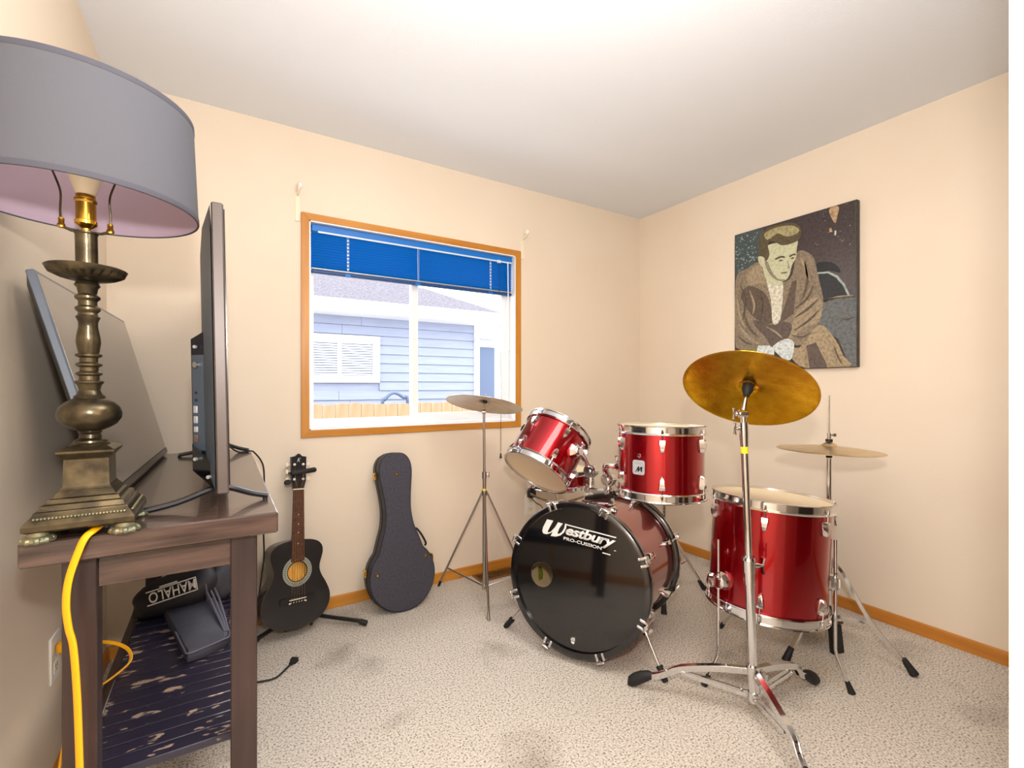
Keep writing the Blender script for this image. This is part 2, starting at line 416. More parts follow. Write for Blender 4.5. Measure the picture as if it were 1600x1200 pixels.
PRINT=[
("foliage",[(1.758,2.089),(1.577,2.083),(1.605,1.915),(1.626,1.891),(1.752,1.82)]),
("fender",[(1.272,1.589),(1.226,1.599),(1.173,1.607),(1.094,1.602),(1.093,1.236),(1.129,1.238),(1.18,1.393),(1.272,1.469)]),
("glass",[(1.272,1.751),(1.226,1.75),(1.188,1.717),(1.151,1.661),(1.133,1.613),(1.21,1.605),(1.257,1.608)]),
("roof",[(1.288,1.806),(1.241,1.808),(1.195,1.785),(1.169,1.734),(1.226,1.759),(1.284,1.758)]),
("chromeline",[(1.282,1.76),(1.226,1.753),(1.184,1.723),(1.151,1.673),(1.129,1.614),(1.138,1.611),(1.158,1.664),(1.192,1.714),(1.229,1.744),(1.28,1.751)]),
("jacket",[(1.752,1.81),(1.677,1.864),(1.616,1.889),(1.568,1.859),(1.475,1.747),(1.413,1.771),(1.387,1.891),(1.337,1.885),(1.296,1.834),(1.279,1.744),(1.253,1.62),(1.257,1.544),(1.272,1.495),(1.304,1.403),(1.387,1.375),(1.439,1.406),(1.493,1.346),(1.539,1.368),(1.752,1.393)]),
("jdark",[(1.677,1.757),(1.616,1.736),(1.549,1.668),(1.525,1.516),(1.626,1.556),(1.718,1.695)]),
("jlight",[(1.304,1.628),(1.257,1.603),(1.272,1.495),(1.337,1.476),(1.43,1.414),(1.413,1.502),(1.37,1.586)]),
("jlight",[(1.677,1.825),(1.616,1.87),(1.568,1.84),(1.539,1.741),(1.597,1.761),(1.666,1.76)]),
("jdark",[(1.413,1.735),(1.387,1.739),(1.404,1.555),(1.475,1.51),(1.475,1.537)]),
("trouser",[(1.626,1.546),(1.53,1.507),(1.475,1.519),(1.413,1.494),(1.439,1.415),(1.521,1.376),(1.568,1.445),(1.626,1.508)]),
("tan",[(1.439,1.379),(1.37,1.365),(1.272,1.478),(1.195,1.394),(1.158,1.308),(1.129,1.239),(1.337,1.245),(1.413,1.305)]),
("trouser",[(1.337,1.371),(1.288,1.385),(1.241,1.279),(1.233,1.241),(1.32,1.244)]),
("shirt",[(1.558,1.773),(1.525,1.757),(1.466,1.746),(1.464,1.654),(1.479,1.528),(1.521,1.515),(1.53,1.646)]),
("skin",[(1.577,1.852),(1.539,1.872),(1.475,1.756),(1.466,1.727),(1.525,1.734),(1.558,1.773)]),
("skin",[(1.609,1.916),(1.592,1.921),(1.568,1.902),(1.562,1.867),(1.577,1.852),(1.599,1.876)]),
("skin",[(1.568,1.953),(1.53,1.976),(1.43,1.964),(1.383,1.96),(1.387,1.908),(1.391,1.865),(1.413,1.825),(1.426,1.774),(1.448,1.751),(1.484,1.754),(1.525,1.794),(1.558,1.857)]),
("skind",[(1.568,1.897),(1.549,1.874),(1.521,1.807),(1.484,1.763),(1.448,1.756),(1.484,1.752),(1.53,1.79),(1.56,1.848)]),
("hair",[(1.605,1.982),(1.592,2.045),(1.549,2.075),(1.475,2.076),(1.413,2.065),(1.37,2.032),(1.36,1.99),(1.383,1.956),(1.43,1.948),(1.475,1.956),(1.521,1.993),(1.549,1.977),(1.539,1.918),(1.558,1.885),(1.577,1.918),(1.605,1.924)]),
("hairl",[(1.568,2.047),(1.493,2.063),(1.413,2.049),(1.374,2.016),(1.387,1.997),(1.439,1.994),(1.493,2.027),(1.549,2.005)]),
("hair",[(1.504,1.887),(1.475,1.894),(1.453,1.886),(1.453,1.878),(1.475,1.883),(1.502,1.877)]),
("hair",[(1.426,1.884),(1.404,1.89),(1.391,1.884),(1.392,1.878),(1.406,1.88),(1.423,1.874)]),
("hair",[(1.489,1.869),(1.47,1.872),(1.459,1.864),(1.473,1.862)]),
("hair",[(1.42,1.867),(1.406,1.871),(1.397,1.864),(1.41,1.86)]),
("mouth",[(1.475,1.798),(1.448,1.798),(1.43,1.793),(1.448,1.788),(1.47,1.79)]),
("skind",[(1.439,1.858),(1.429,1.838),(1.425,1.814),(1.439,1.815),(1.432,1.829)]),
("white",[(1.521,1.376),(1.475,1.409),(1.43,1.416),(1.4,1.385),(1.413,1.305),(1.448,1.298),(1.493,1.337)]),
("white",[(1.539,1.387),(1.511,1.366),(1.511,1.329),(1.616,1.354),(1.607,1.392)]),
("scuff",[(1.222,2.077),(1.199,2.091),(1.177,2.075),(1.182,2.039),(1.194,1.997),(1.216,2.042)]),
("scuff",[(1.223,1.977),(1.212,1.98),(1.209,1.956),(1.221,1.958)]),
("shirt",[(1.197,1.957),(1.189,1.959),(1.189,1.934),(1.197,1.934)]),
("green",[(1.102,2.083),(1.098,2.078),(1.091,1.24),(1.094,1.239)]),
]
WPOLY= [(-0.147,0.2238),(-0.1167,0.2226),(-0.1326,0.1914),(-0.1418,0.1723),(-0.1394,0.1685),(-0.1273,0.1729),(-0.1074,0.1951),(-0.0935,0.2188),(-0.071,0.2164),(-0.086,0.1951),(-0.0948,0.1716),(-0.0876,0.1701),(-0.0746,0.1794),(-0.0632,0.1986),(-0.0605,0.2179),(-0.0535,0.218),(-0.0544,0.1999),(-0.064,0.1795),(-0.081,0.1642),(-0.102,0.1562),(-0.1264,0.1555),(-0.1221,0.1641),(-0.1173,0.1761),(-0.1295,0.1662),(-0.1474,0.1595),(-0.1621,0.1605),(-0.1682,0.1699),(-0.1653,0.1865),(-0.1553,0.2074)]
# ================================================================= SETTING
WL, WR, WB, WN, HC = -0.412, 2.7475, 2.566, -1.05, 2.44     # left, right, back, near wall faces; ceiling height
OX0, OX1, OZ0, OZ1 = 0.375, 1.605, 0.926, 1.988             # window opening
T = 0.14
def sbox(name, m, *b, **k):
    return struct(MB().box(*b).build(name, m, smooth=False, **k))
sbox('floor', M['carpet'], WL - T, WR + T, WN - T, WB + T, -0.08, 0.0)
sbox('ceiling', M['ceiling'], WL - T, WR + T, WN - T, WB + T, HC, HC + 0.08)
sbox('wall_left', M['wall'], WL - T, WL, WN - T, WB + T, 0, HC)
sbox('wall_right', M['wall'], WR, WR + T, WN - T, WB + T, 0, HC)
b = MB()
b.box(WL, -.30, WN - T, WN, 0, HC); b.box(-.30, .56, WN - T, WN, 2.05, HC); b.box(.56, WR, WN - T, WN, 0, HC)
struct(b.build('wall_near', M['wall'], smooth=False, fix=False))
# unseen dim hallway behind the camera, added so the drums reflect something dark
b = MB(); b.box(WL - T, 1.0, -3.2, -3.1, 0, HC); b.box(WL - T - .1, WL - T, -3.2, WN - T, 0, HC); b.box(1.0, 1.1, -3.2, WN - T, 0, HC); b.box(WL - T, 1.1, -3.2, WN - T, -.08, 0); b.box(WL - T, 1.1, -3.2, WN - T, HC, HC + .08)
struct(b.build('wall_hallway_unseen', M['wall'], smooth=False, fix=False))
dr_ = struct(MB().box(1.40, 2.52, WN, WN + .035, .01, 2.03, ch=.003).build('door_unseen_1', M['dark_wood_z']))  # unseen dark door, added to give the red drums dark reflected bands
for x0 in (1.44, 2.00):
    for z0, z1 in ((.12, .95), (1.07, 1.93)):
        MB().box(x0, x0 + .48, WN + .033, WN + .045, z0, z1, ch=.006).build('unseen_door_panel', M['dark_wood_z'], dr_)
for x0 in (1.90, 2.00): MB().sphere((x0 + .01, WN + .065, 1.0), .022, 14, 8).build('unseen_door_handle', M['brass'], dr_)
b = MB()
b.box(WL, OX0, WB, WB + T, 0, HC); b.box(OX1, WR, WB, WB + T, 0, HC)
b.box(OX0, OX1, WB, WB + T, 0, OZ0); b.box(OX0, OX1, WB, WB + T, OZ1, HC)
struct(b.build('wall_back', M['wall'], smooth=False, fix=False))
# short return wall beside the camera (cream edge at the right of the view)
sbox('wall_front', M['wall'], 0.804, 1.25, WN, 0.166, 0, HC)

def baseboard(name, x0, y0, x1, y1, nx, ny, m):
    """moulded strip from (x0,y0) to (x1,y1), protruding along (nx,ny)"""
    prof = [(0, 0), (0.012, 0), (0.012, 0.044), (0.009, 0.053), (0.004, 0.057), (0, 0.057)]
    b = MB()
    rs = []
    for (x, y) in ((x0, y0), (x1, y1)):
        rs.append([(x + nx * d, y + ny * d, h) for d, h in prof])
    b.rings(rs)
    return struct(b.build(name, m, sharp=20))
baseboard('baseboard_back', WL, WB, WR, WB, 0, -1, M['oak'])
baseboard('baseboard_right', WR, WN, WR, WB - 0.012, -1, 0, M['oak_y'])
baseboard('baseboard_left', WL, WN, WL, WB - 0.012, 1, 0, M['oak_y'])

# ---- window: oak casing, jamb liner, vinyl frame, two sashes
win = bpy.data.objects.new('window_1', None); COL.objects.link(win); win.location = (0.99, WB, OZ0)
struct(win); ROOTM['window_1'] = Matrix.Translation((0.99, WB, OZ0))
CX0, CX1, CZ0, CZ1 = 0.337, 1.646, 0.889, 2.024
def casing(poly, m):
    b = MB(); rot = Matrix(((1, 0, 0), (0, 0, 1), (0, 1, 0)))  # (x,z) plane -> extrude along y
    b.prism(poly, WB - 0.014, WB, rot.to_4x4()); return b.build('casing', m, win, bevel=0.002)
casing([(CX0, CZ1), (CX1, CZ1), (OX1, OZ1), (OX0, OZ1)], M['oak'])
casing([(CX0, CZ0), (CX1, CZ0), (OX1, OZ0), (OX0, OZ0)], M['oak'])
casing([(CX0, CZ0), (CX0, CZ1), (OX0, OZ1), (OX0, OZ0)], M['oak_z'])
casing([(CX1, CZ0), (CX1, CZ1), (OX1, OZ1), (OX1, OZ0)], M['oak_z'])
b = MB(); e = 0.006
b.box(OX0, OX0 + e, WB - .012, WB + .14, OZ0, OZ1); b.box(OX1 - e, OX1, WB - .012, WB + .14, OZ0, OZ1)
b.box(OX0, OX1, WB - .012, WB + .14, OZ0, OZ0 + e); b.box(OX0, OX1, WB - .012, WB + .14, OZ1 - e, OZ1)
b.build('jamb_liner', M['vinyl'], win, smooth=False, fix=False)
def rect_frame(name, x0, x1, z0, z1, w, y0, y1, m, parent, wl=None, wr=None, wt=None, wb=None):
    wl = wl or w; wr = wr or w; wt = wt or w; wb = wb or w
    b = MB()
    b.box(x0, x0 + wl, y0, y1, z0, z1, ch=.003); b.box(x1 - wr, x1, y0, y1, z0, z1, ch=.003)
    b.box(x0 + wl - .002, x1 - wr + .002, y0 + .001, y1 - .001, z0, z0 + wb, ch=.003); b.box(x0 + wl - .002, x1 - wr + .002, y0 + .001, y1 - .001, z1 - wt, z1, ch=.003)
    return b.build(name, m, parent, fix=False)
F0, F1, G0, G1 = OX0 + e, OX1 - e, OZ0 + e, OZ1 - e
rect_frame('window_frame', F0, F1, G0, G1, 0.026, WB + .062, WB + .135, M['vinyl'], win)
s1 = rect_frame('sash', F0 + .018, 0.975, G0 + .020, G1 - .018, 0.03, WB + .098, WB + .124, M['vinyl'], win, wl=.012, wb=.022)
MB().box(F0 + .028, .948, WB + .110, WB + .113, G0 + .04, G1 - .04).build('pane', M['glass'], s1, smooth=False)
s2 = rect_frame('sash', 0.938, F1 - .018, G0 + .020, G1 - .018, 0.042, WB + .068, WB + .094, M['vinyl'], win, wr=.035, wb=.040)
MB().box(.978, F1 - .05, WB + .080, WB + .083, G0 + .055, G1 - .055).build('pane', M['glass'], s2, smooth=False)
b = MB().box(.951, .965, WB + .056, WB + .070, 1.42, 1.52, ch=.004); b.cyl((.958, WB + .058, 1.49), (.958, WB + .05, 1.49), .006)
o = b.build('latch', M['white'], s2)
MB().box(F0, F1, WB + .020, WB + .062, G0, G0 + .012, ch=.003).build('sill_track', M['vinyl'], win)

# ---- venetian blind, half raised
bx0, bx1, by = .389, 1.592, WB + .026
blind = thing('venetian_blind', 'blue aluminium venetian blind drawn halfway up inside the oak-framed window', 'blind', (.99, by, 1.74))
MB().box(bx0, bx1, by - .018, by + .018, 1.943, 1.980, ch=.003).build('headrail', M['blue'], blind)
MB().box(bx0 + .03, bx1 - .002, by - .020, by - .017, 1.937, 1.946).build('headrail_edge', M['clear'], blind, smooth=False)['label'] = 'pale strip along the lower edge of the headrail'
sl = None
nsl = 13
for i in range(nsl):
    z = 1.932 - i * (1.932 - 1.762) / (nsl - 1)
    if sl is None:
        rs = []
        for x in (bx0, bx1):
            ring = [];  k = 6
            for j in range(k + 1):
                t = j / k * 2 - 1
                ring.append((x, t * .0105, -t * .0085 + .0015 * (1 - t * t)))
            ring += [(p[0], p[1] + .0003, p[2] + .0007) for p in reversed(ring)]
            rs.append(ring)
        bb = MB().rings(rs)
        sl = bb.build('slat', M['blue'], None, local=True)
        sl.parent = blind; sl.matrix_local = Matrix.Translation((-.99, 0, z - 1.74))
    else:
        inst(sl, blind, Matrix.Translation((-.99, 0, z - 1.74)))
MB().box(bx0, bx1, by - .013, by + .013, 1.752, 1.757, ch=.001).build('slat', M['silver'], blind)['label'] = 'pale stacked slat above the bottom rail'
MB().box(bx0, bx1, by - .013, by + .013, 1.732, 1.749, ch=.004).build('bottom_rail', M['blue_dark'], blind)
for x in (.565, .955, 1.43):
    b = MB()
    b.tube([(x, by - .0135, 1.94), (x + .002, by - .014, 1.75)], .0011, 5)
    b.tube([(x + .008, by - .0135, 1.94), (x + .008, by - .014, 1.75)], .0008, 5)
    if x != .955:
        for i in range(9): b.box(x - .001, x + .009, by - .0150, by - .0135, 1.765 + i * .019, 1.772 + i * .019)
    b.build('ladder_cord', M['clear'], blind)
    MB().box(x - .012, x + .018, by - .0165, by - .012, 1.727, 1.745, ch=.003).build('rail_clip', M['blue'], blind)
b = MB().box(1.478, 1.506, by - .022, by - .016, 1.930, 1.950, ch=.002).build('cord_lock', M['clear'], blind)
yc = WB - .024
cordp = smooth_path([(1.492, by - .021, 1.935), (1.490, by - .03, 1.70), (1.489, by - .05, 1.2), (1.488, yc, .90), (1.487, yc, .74)], 5)
b = MB().tube(cordp, .0014, 6); b.build('pull_cord', M['black'], blind)
MB().lathe([(.0005, .032), (.004, .030), (.006, .010), (.008, .004), (.0075, 0), (.0005, 0)], 12, Matrix.Translation((1.487, yc, .70))).build('tassel', M['black'], blind)
b = MB().tube([(1.556, by - .022, 1.945), (1.558, by - .030, 1.40)], .0035, 8); b.cyl((1.558, by - .03, 1.41), (1.558, by - .03, 1.38), .0048)
b.build('tilt_wand', M['white'], blind)

# ---- curtain rod brackets
def bracket(x, zb, label):
    t = thing('rod_bracket', label, 'bracket', (x, WB, zb), group='curtain rod brackets above the window')
    MB().box(x - .012, x + .012, WB - .004, WB, zb, zb + .145, ch=.002).build('back_plate', M['ivory'], t)
    b = MB(); b.tube(smooth_path([(x, WB - .004, zb + .13), (x, WB - .03, zb + .135), (x, WB - .055, zb + .148), (x, WB - .058, zb + .172)], 4), .006, 8)
    b.build('arm', M['ivory'], t)
    MB().lathe([(.0005, 0), (.012, .001), (.0155, .006), (.0155, .014), (.012, .018), (.0005, .019)], 16, Matrix.Translation((x + .003, WB - .05, zb + .165)) @ RY(PI / 2) @ Matrix.Translation((0, 0, -.008))).build('rod_cup', M['white'], t)
bracket(.322, 1.975, 'white curtain rod bracket above the left corner of the window')
bracket(1.662, 1.975, 'white curtain rod bracket above the right corner of the window')

# ================================================================= OUTSIDE
sbox('ground', M['ground'], -9, 20, WB + T + .02, 26, -.62, -.5)          # yard outside
YH = 8.0
house = thing('neighbour_house', 'blue-grey sided bungalow with a grey hip roof seen through the window', 'house', (2.2, YH, -.5))
MB().box(-3.0, 4.14, YH + .03, YH + 5, -.5, 2.33).build('wall', M['siding'], house, smooth=False)
sd = None
expo = .155
z = 2.33 - expo; i = 0
wx0, wx1, wz0, wz1 = .85, 2.285, 1.22, 2.002
while z > -.45:
    spans = [(-3.0, 4.11)]
    if z < wz1 and z + expo > wz0: spans = [(-3.0, wx0), (wx1, 4.11)]
    for (a, c) in spans:
        cuts = [a]
        x = a + random.uniform(1.4, 3.2)
        while x < c - .6: cuts.append(x); x += 3.0
        cuts.append(c)
        for p, q in zip(cuts, cuts[1:]):
            bb = MB(); bb.rings([[(xx, YH + .03, z), (xx, YH - .004, z), (xx, YH + .018, z + expo - .006), (xx, YH + .03, z + expo - .006)] for xx in (p + .002, q - .002)])
            bb.build('siding_board', M['siding'], house, smooth=False)
    z -= expo
MB().box(4.09, 4.20, YH - .02, YH + .10, -.5, 2.33).build('corner_board', M['ext_white'], house, smooth=False)
MB().box(-3.3, 4.62, YH - .42, YH + .05, 2.32, 2.35).build('soffit', M['ext_white'], house, smooth=False)
b = MB(); b.rings([[(x, YH - .44, 2.32), (x, YH - .54, 2.34), (x, YH - .56, 2.50), (x, YH - .44, 2.50)] for x in (-3.4, 4.72)])
b.build('gutter', M['ext_white'], house, sharp=20)
b = MB()
b.add([(-3.4, YH - .5, 2.47), (4.66, YH - .5, 2.47), (4.66, YH + 5.6, 2.47), (-3.4, YH + 5.6, 2.47), (-1.0, YH + 2.55, 3.9), (1.9, YH + 2.55, 3.9)],
      [(0, 1, 5, 4), (1, 2, 5), (2, 3, 4, 5), (3, 0, 4), (0, 3, 2, 1)])
b.build('roof', M['roofing'], house, smooth=False)
hw = rect_frame('house_window', wx0, wx1, wz0, wz1, .115, YH - .035, YH + .02, M['ext_white'], house)
MB().box(1.60, 1.66, YH - .02, YH + .015, wz0 + .1, wz1 - .1).build('mullion', M['ext_white'], hw, smooth=False)
b = MB()
zz = wz0 + .125
b.box(wx0 + .11, wx1 - .11, YH + .021, YH + .026, wz0 + .1, wz1 - .1)
b.build('dark_interior', M['ext_dark'], hw, smooth=False)
while zz < wz1 - .13:
    MB().box(wx0 + .12, wx1 - .12, YH + .008, YH + .016, zz, zz + .026).build('shutter_slat', M['ext_white'], hw, smooth=False)
    zz += .040
MB().box(wx0 + .11, wx1 - .11, YH + .000, YH + .003, wz0 + .1, wz1 - .1).build('pane', M['glass'], hw, smooth=False)
wing = thing('garage', 'pale garage wing with a dark blue door beyond the corner of the blue house', 'building', (6.6, 10.2, -.5))
MB().box(4.9, 9.6, 10.2, 14, -.5, 2.34).build('wall', M['ext_white'], wing, smooth=False)
MB().box(5.2, 5.75, 10.12, 10.19, -.5, 2.12, ch=.01).build('door', M['ext_dark'], wing)
MB().box(4.8, 9.8, 9.8, 10.25, 2.30, 2.42).build('fascia', M['ext_white'], wing, smooth=False)
b = MB(); b.add([(4.8, 9.8, 2.42), (9.8, 9.8, 2.42), (9.8, 14.2, 2.42), (4.8, 14.2, 2.42), (6.5, 12, 2.55), (7.8, 12, 2.55)], [(0, 1, 5, 4), (1, 2, 5), (2, 3, 4, 5), (3, 0, 4), (0, 3, 2, 1)])
b.build('roof', M['roofing'], wing, smooth=False)
YF = 5.5
fence = thing('picket_fence', 'pale cedar board fence in front of the blue house', 'fence', (1.7, YF, -.5))
MB().box(-2.5, 6.5, YF + .03, YF + .07, .62, .70).build('rail', M['fence'], fence, smooth=False)
MB().box(-2.5, 6.5, YF + .03, YF + .07, -.3, -.22).build('rail', M['fence'], fence, smooth=False)
x = -2.4; pk = None
while x < 6.4:
    dz = random.uniform(-.01, .012)
    if pk is None:
        pk = MB().prism([(-.068, -1.42), (.068, -1.42), (.068, -.006), (.062, 0), (-.062, 0), (-.068, -.006)], 0, .02, RX(PI / 2)).build('picket', M['fence'], None, local=True, smooth=False)
        pk.parent = fence; pk.matrix_local = Matrix.Translation((x - 1.7, .02, .955 + .5 + dz))
    else: inst(pk, fence, Matrix.Translation((x - 1.7, .02, .955 + .5 + dz)) @ RY(random.uniform(-.006, .006)))
    x += .142
hp = smooth_path([(1.66, YF + .2, -.5), (1.66, YF + .2, .85), (1.70, YF + .2, 1.0), (1.80, YF + .2, 1.075), (1.92, YF + .2, 1.02), (1.99, YF + .2, .88), (2.0, YF + .2, -.5)], 7)
one('arched_pipe', MB().tube(hp, .022, 10), M['ext_dark'], 'dark hose arched over the top of the cedar fence', 'hose')
# ================================================================= CONSOLE TABLE
ZT = 0.86
tab = thing('console_table', 'dark stained wooden console table along the left wall with a slatted lower shelf', 'table', (-.10, 1.83, 0))
MB().box(-.315, .109, 1.190, 2.475, .813, ZT, ch=.003).build('tabletop', M['dark_wood'], tab)
lg = None
for (x, y) in ((-.2625, 1.222), (.0165, 1.222), (-.2625, 2.385), (.0165, 2.385)):
    if lg is None:
        lg = MB().box(0, .052, 0, .052, 0, .813, ch=.002).build('leg', M['dark_wood_z'], None, local=True)
        lg.parent = tab; lg.matrix_local = Matrix.Translation((x + .10, y - 1.83, 0))
    else: inst(lg, tab, Matrix.Translation((x + .10, y - 1.83, 0)))
MB().box(-.2105, .0165, 1.232, 1.252, .745, .813, ch=.001).build('apron', M['dark_wood'], tab)
MB().box(-.2105, .0165, 2.407, 2.427, .745, .813, ch=.001).build('apron', M['dark_wood'], tab)
MB().box(-.2525, -.2325, 1.274, 2.385, .745, .813, ch=.001).build('apron', M['dark_wood_y'], tab)
MB().box(.0365, .0565, 1.274, 2.385, .745, .813, ch=.001).build('apron', M['dark_wood_y'], tab)
SZ = .340
MB().box(-.272, -.250, 1.276, 2.383, SZ - .045, SZ, ch=.002).build('shelf_rail', M['dark_wood_y'], tab)
MB().box(.046, .068, 1.276, 2.383, SZ - .045, SZ, ch=.002).build('shelf_rail', M['dark_wood_y'], tab)
ss = None; pitch = .0442
for i in range(25):
    y = 1.278 + i * pitch
    if ss is None:
        ss = MB().box(-.148, .146, 0, pitch - .004, -.018, 0, ch=.0015).build('shelf_slat', M['slat_wood'], None, local=True)
        ss.parent = tab; ss.matrix_local = Matrix.Translation((-.002, y - 1.83, SZ - .001))
    else:
        o = inst(ss, tab, Matrix.Translation((-.002, y - 1.83, SZ - .001 - random.uniform(0, .0012))))

# ================================================================= TABLE LAMP
lamp = thing('table_lamp', 'aged bronze candlestick table lamp with a grey drum shade on the console', 'lamp', (-.225, 1.25, ZT))
LX, LY = -.225, 1.25
def sqr(h, z, cx=LX, cy=LY, hy=None):
    hy = hy or h * 1.05
    return [(cx - h, cy - hy, z), (cx + h, cy - hy, z), (cx + h, cy + hy, z), (cx - h, cy + hy, z)]
b = MB(); b.rings([sqr(.074, .880), sqr(.080, .884), sqr(.080, .893), sqr(.077, .899), sqr(.069, .908), sqr(.067, .914), sqr(.062, .915), sqr(.060, .924), sqr(.054, .926), sqr(.051, .933),
                   sqr(.046, .935), sqr(.041, .944), sqr(.0385, .946), sqr(.0355, .952)])
base = b.build('base', M['bronze'], lamp, sharp=25)
b = MB()
for i in range(26):
    t = -.064 + .128 * i / 25
    for (x, y) in ((LX + t, LY - .0785), (LX + .0745, LY + t * 1.05)): b.sphere((x, y, .9045), .0026, 6, 4)
b.build('bead_row', M['bronze_pale'], base)
b = MB(); b.rings([sqr(.0355, .950), sqr(.0345, .956), sqr(.0335, 1.004), sqr(.0355, 1.008), sqr(.041, 1.014), sqr(.043, 1.017), sqr(.043, 1.021), sqr(.036, 1.026), sqr(.030, 1.029)])
b.build('pedestal', M['bronze'], lamp, sharp=25)
ft = None
for sx in (-1, 1):
    for sy in (-1, 1):
        m = Matrix.Translation((sx * .062, sy * .064, 0))
        if ft is None:
            bb = MB(); bb.lathe([(.0005, 0), (.020, .0008), (.024, .005), (.021, .010), (.015, .013), (.014, .021), (.0005, .021)], 18, Matrix.Diagonal((1.05, .95, 1, 1)))
            for k in range(9):
                a = k * 2 * PI / 9; bb.sphere((.0195 * math.cos(a), .018 * math.sin(a), .006), .0065, 7, 5)
            ft = bb.build('foot', M['bronze_pale'], None, local=True); ft.parent = lamp; ft.matrix_local = m
        else: inst(ft, lamp, m)
def lean(v):
    k = max(0, (v[2] - 1.02)) * -.085
    return Vector((v[0], v[1] + k, v[2]))
def lathe_lamp(name, prof, m, n=36, flute=None):
    b = MB().lathe(prof, n, Matrix.Translation((LX, LY, 0)))
    if flute: b.v = [flute(v) for v in b.v]
    b.v = [lean(v) for v in b.v]
    return b.build(name, m, lamp, sharp=30)
lathe_lamp('column', [(.030, 1.027), (.031, 1.031), (.027, 1.034), (.026, 1.038), (.018, 1.043), (.0165, 1.050), (.019, 1.055), (.018, 1.057), (.030, 1.062), (.042, 1.070), (.0495, 1.082), (.0505, 1.092), (.047, 1.104),
    (.038, 1.114), (.028, 1.120), (.0245, 1.122), (.025, 1.125), (.0195, 1.130), (.0165, 1.138), (.0185, 1.148), (.0225, 1.153), (.0225, 1.156), (.016, 1.158), (.0155, 1.166), (.0205, 1.169), (.0205, 1.172), (.0145, 1.176), (.0145, 1.183),
    (.0205, 1.187), (.0205, 1.190), (.014, 1.194), (.014, 1.202), (.0205, 1.205), (.0205, 1.209), (.0155, 1.211), (.0165, 1.216), (.0190, 1.232), (.0185, 1.242), (.0150, 1.262), (.0150, 1.272), (.0190, 1.282), (.0160, 1.285),
    (.0145, 1.290), (.0195, 1.296), (.0195, 1.300), (.0145, 1.304), (.0145, 1.313), (.0195, 1.318), (.0195, 1.322), (.0140, 1.327), (.0160, 1.338), (.0200, 1.343), (.0180, 1.348), (.014, 1.352)], M['bronze'])
lathe_lamp('drip_pan', [(.014, 1.350), (.024, 1.352), (.040, 1.357), (.053, 1.364), (.0605, 1.371), (.0625, 1.375), (.060, 1.377), (.050, 1.372), (.018, 1.368), (.0175, 1.372)], M['bronze'], 48,
           lambda v: v if not 1.353 < v.z < 1.366 else Vector((LX + (v.x - LX) * (1 + .08 * math.cos(24 * math.atan2(v.y - LY, v.x - LX))), LY + (v.y - LY) * (1 + .08 * math.cos(24 * math.atan2(v.y - LY, v.x - LX))), v.z)))
lathe_lamp('candle_sleeve', [(.0170, 1.366), (.0170, 1.440), (.0185, 1.442), (.0185, 1.445), (.006, 1.446)], M['bronze'])
lathe_lamp('socket', [(.007, 1.444), (.007, 1.452), (.010, 1.454), (.017, 1.460), (.0175, 1.466), (.0155, 1.468), (.0155, 1.500), (.0175, 1.503), (.0175, 1.507), (.0150, 1.509), (.0150, 1.515), (.006, 1.516)], M['brass'])
lathe_lamp('bulb', [(.013, 1.514), (.016, 1.520), (.020, 1.532), (.027, 1.552), (.030, 1.575), (.027, 1.597), (.018, 1.612), (.0005, 1.618)], M['ivory'])
sc = lean((LX, LY, 1.59)); scx, scy = -.227, sc.y
hl = []
for s in (-1, 1):
    hl.append([lean(p) for p in ((LX + s * .036, LY, 1.452), (LX + s * .037, LY, 1.480), (LX + s * .036, LY, 1.515), (LX + s * .044, LY, 1.545), (LX + s * .058, LY, 1.585), (LX + s * .058, LY, 1.63), (LX + s * .04, LY, 1.68), (LX + s * .01, LY, 1.70))])
b = MB()
for h in hl: b.tube(smooth_path(h, 5), .0018, 8)
b.tube([lean((LX - .036, LY, 1.452)), lean((LX - .022, LY, 1.446)), lean((LX + .022, LY, 1.446)), lean((LX + .036, LY, 1.452))], .0028, 8)
b.build('harp', M['bronze'], lamp)
b = MB()
for s in (-1, 1): b.lathe([(.001, 0), (.0055, .001), (.0065, .006), (.0045, .010), (.0050, .018), (.002, .022)], 12, Matrix.Translation(lean((LX + s * .036, LY, 1.448))))
b.build('harp_ferrules', M['brass'], lamp)
SB, ST, RB, RT = 1.490, 1.690, .185, .176
ctr = Matrix.Translation((scx, scy, 0))
shade = MB().lathe([(RB, SB), (RT, ST), (RT - .0018, ST), (RB - .0018, SB)], 96, ctr, closed=True).build('lamp_shade', M['shade'], lamp)
MB().lathe([(RB - .0019, SB + .001), (RT - .0019, ST - .001), (RT - .0026, ST - .001), (RB - .0026, SB + .001)], 96, ctr, closed=True).build('shade_lining', M['shade_in'], shade)['label'] = 'mauve shade lining'
for z, r in ((SB, RB), (ST - .009, RT + .0004)):
    MB().lathe([(r + .0010, z), (r + .0006, z + .009), (r - .0004, z + .009), (r - .003, z), (r - .003, z - .001), (r + .0005, z - .001)], 96, ctr, closed=True).build('shade_trim', M['shade_trim'], shade)
b = MB()
for k in range(3):
    a = k * 2 * PI / 3 + .4; b.tube([(scx, scy, 1.675), (scx + (RT - .004) * math.cos(a), scy + (RT - .004) * math.sin(a), 1.68)], .0016, 6)
b.lathe([(.0005, 1.67), (.012, 1.672), (.012, 1.678), (.004, 1.680), (.006, 1.69), (.0005, 1.70)], 14, ctr)
b.build('shade_spider', M['brass'], lamp)

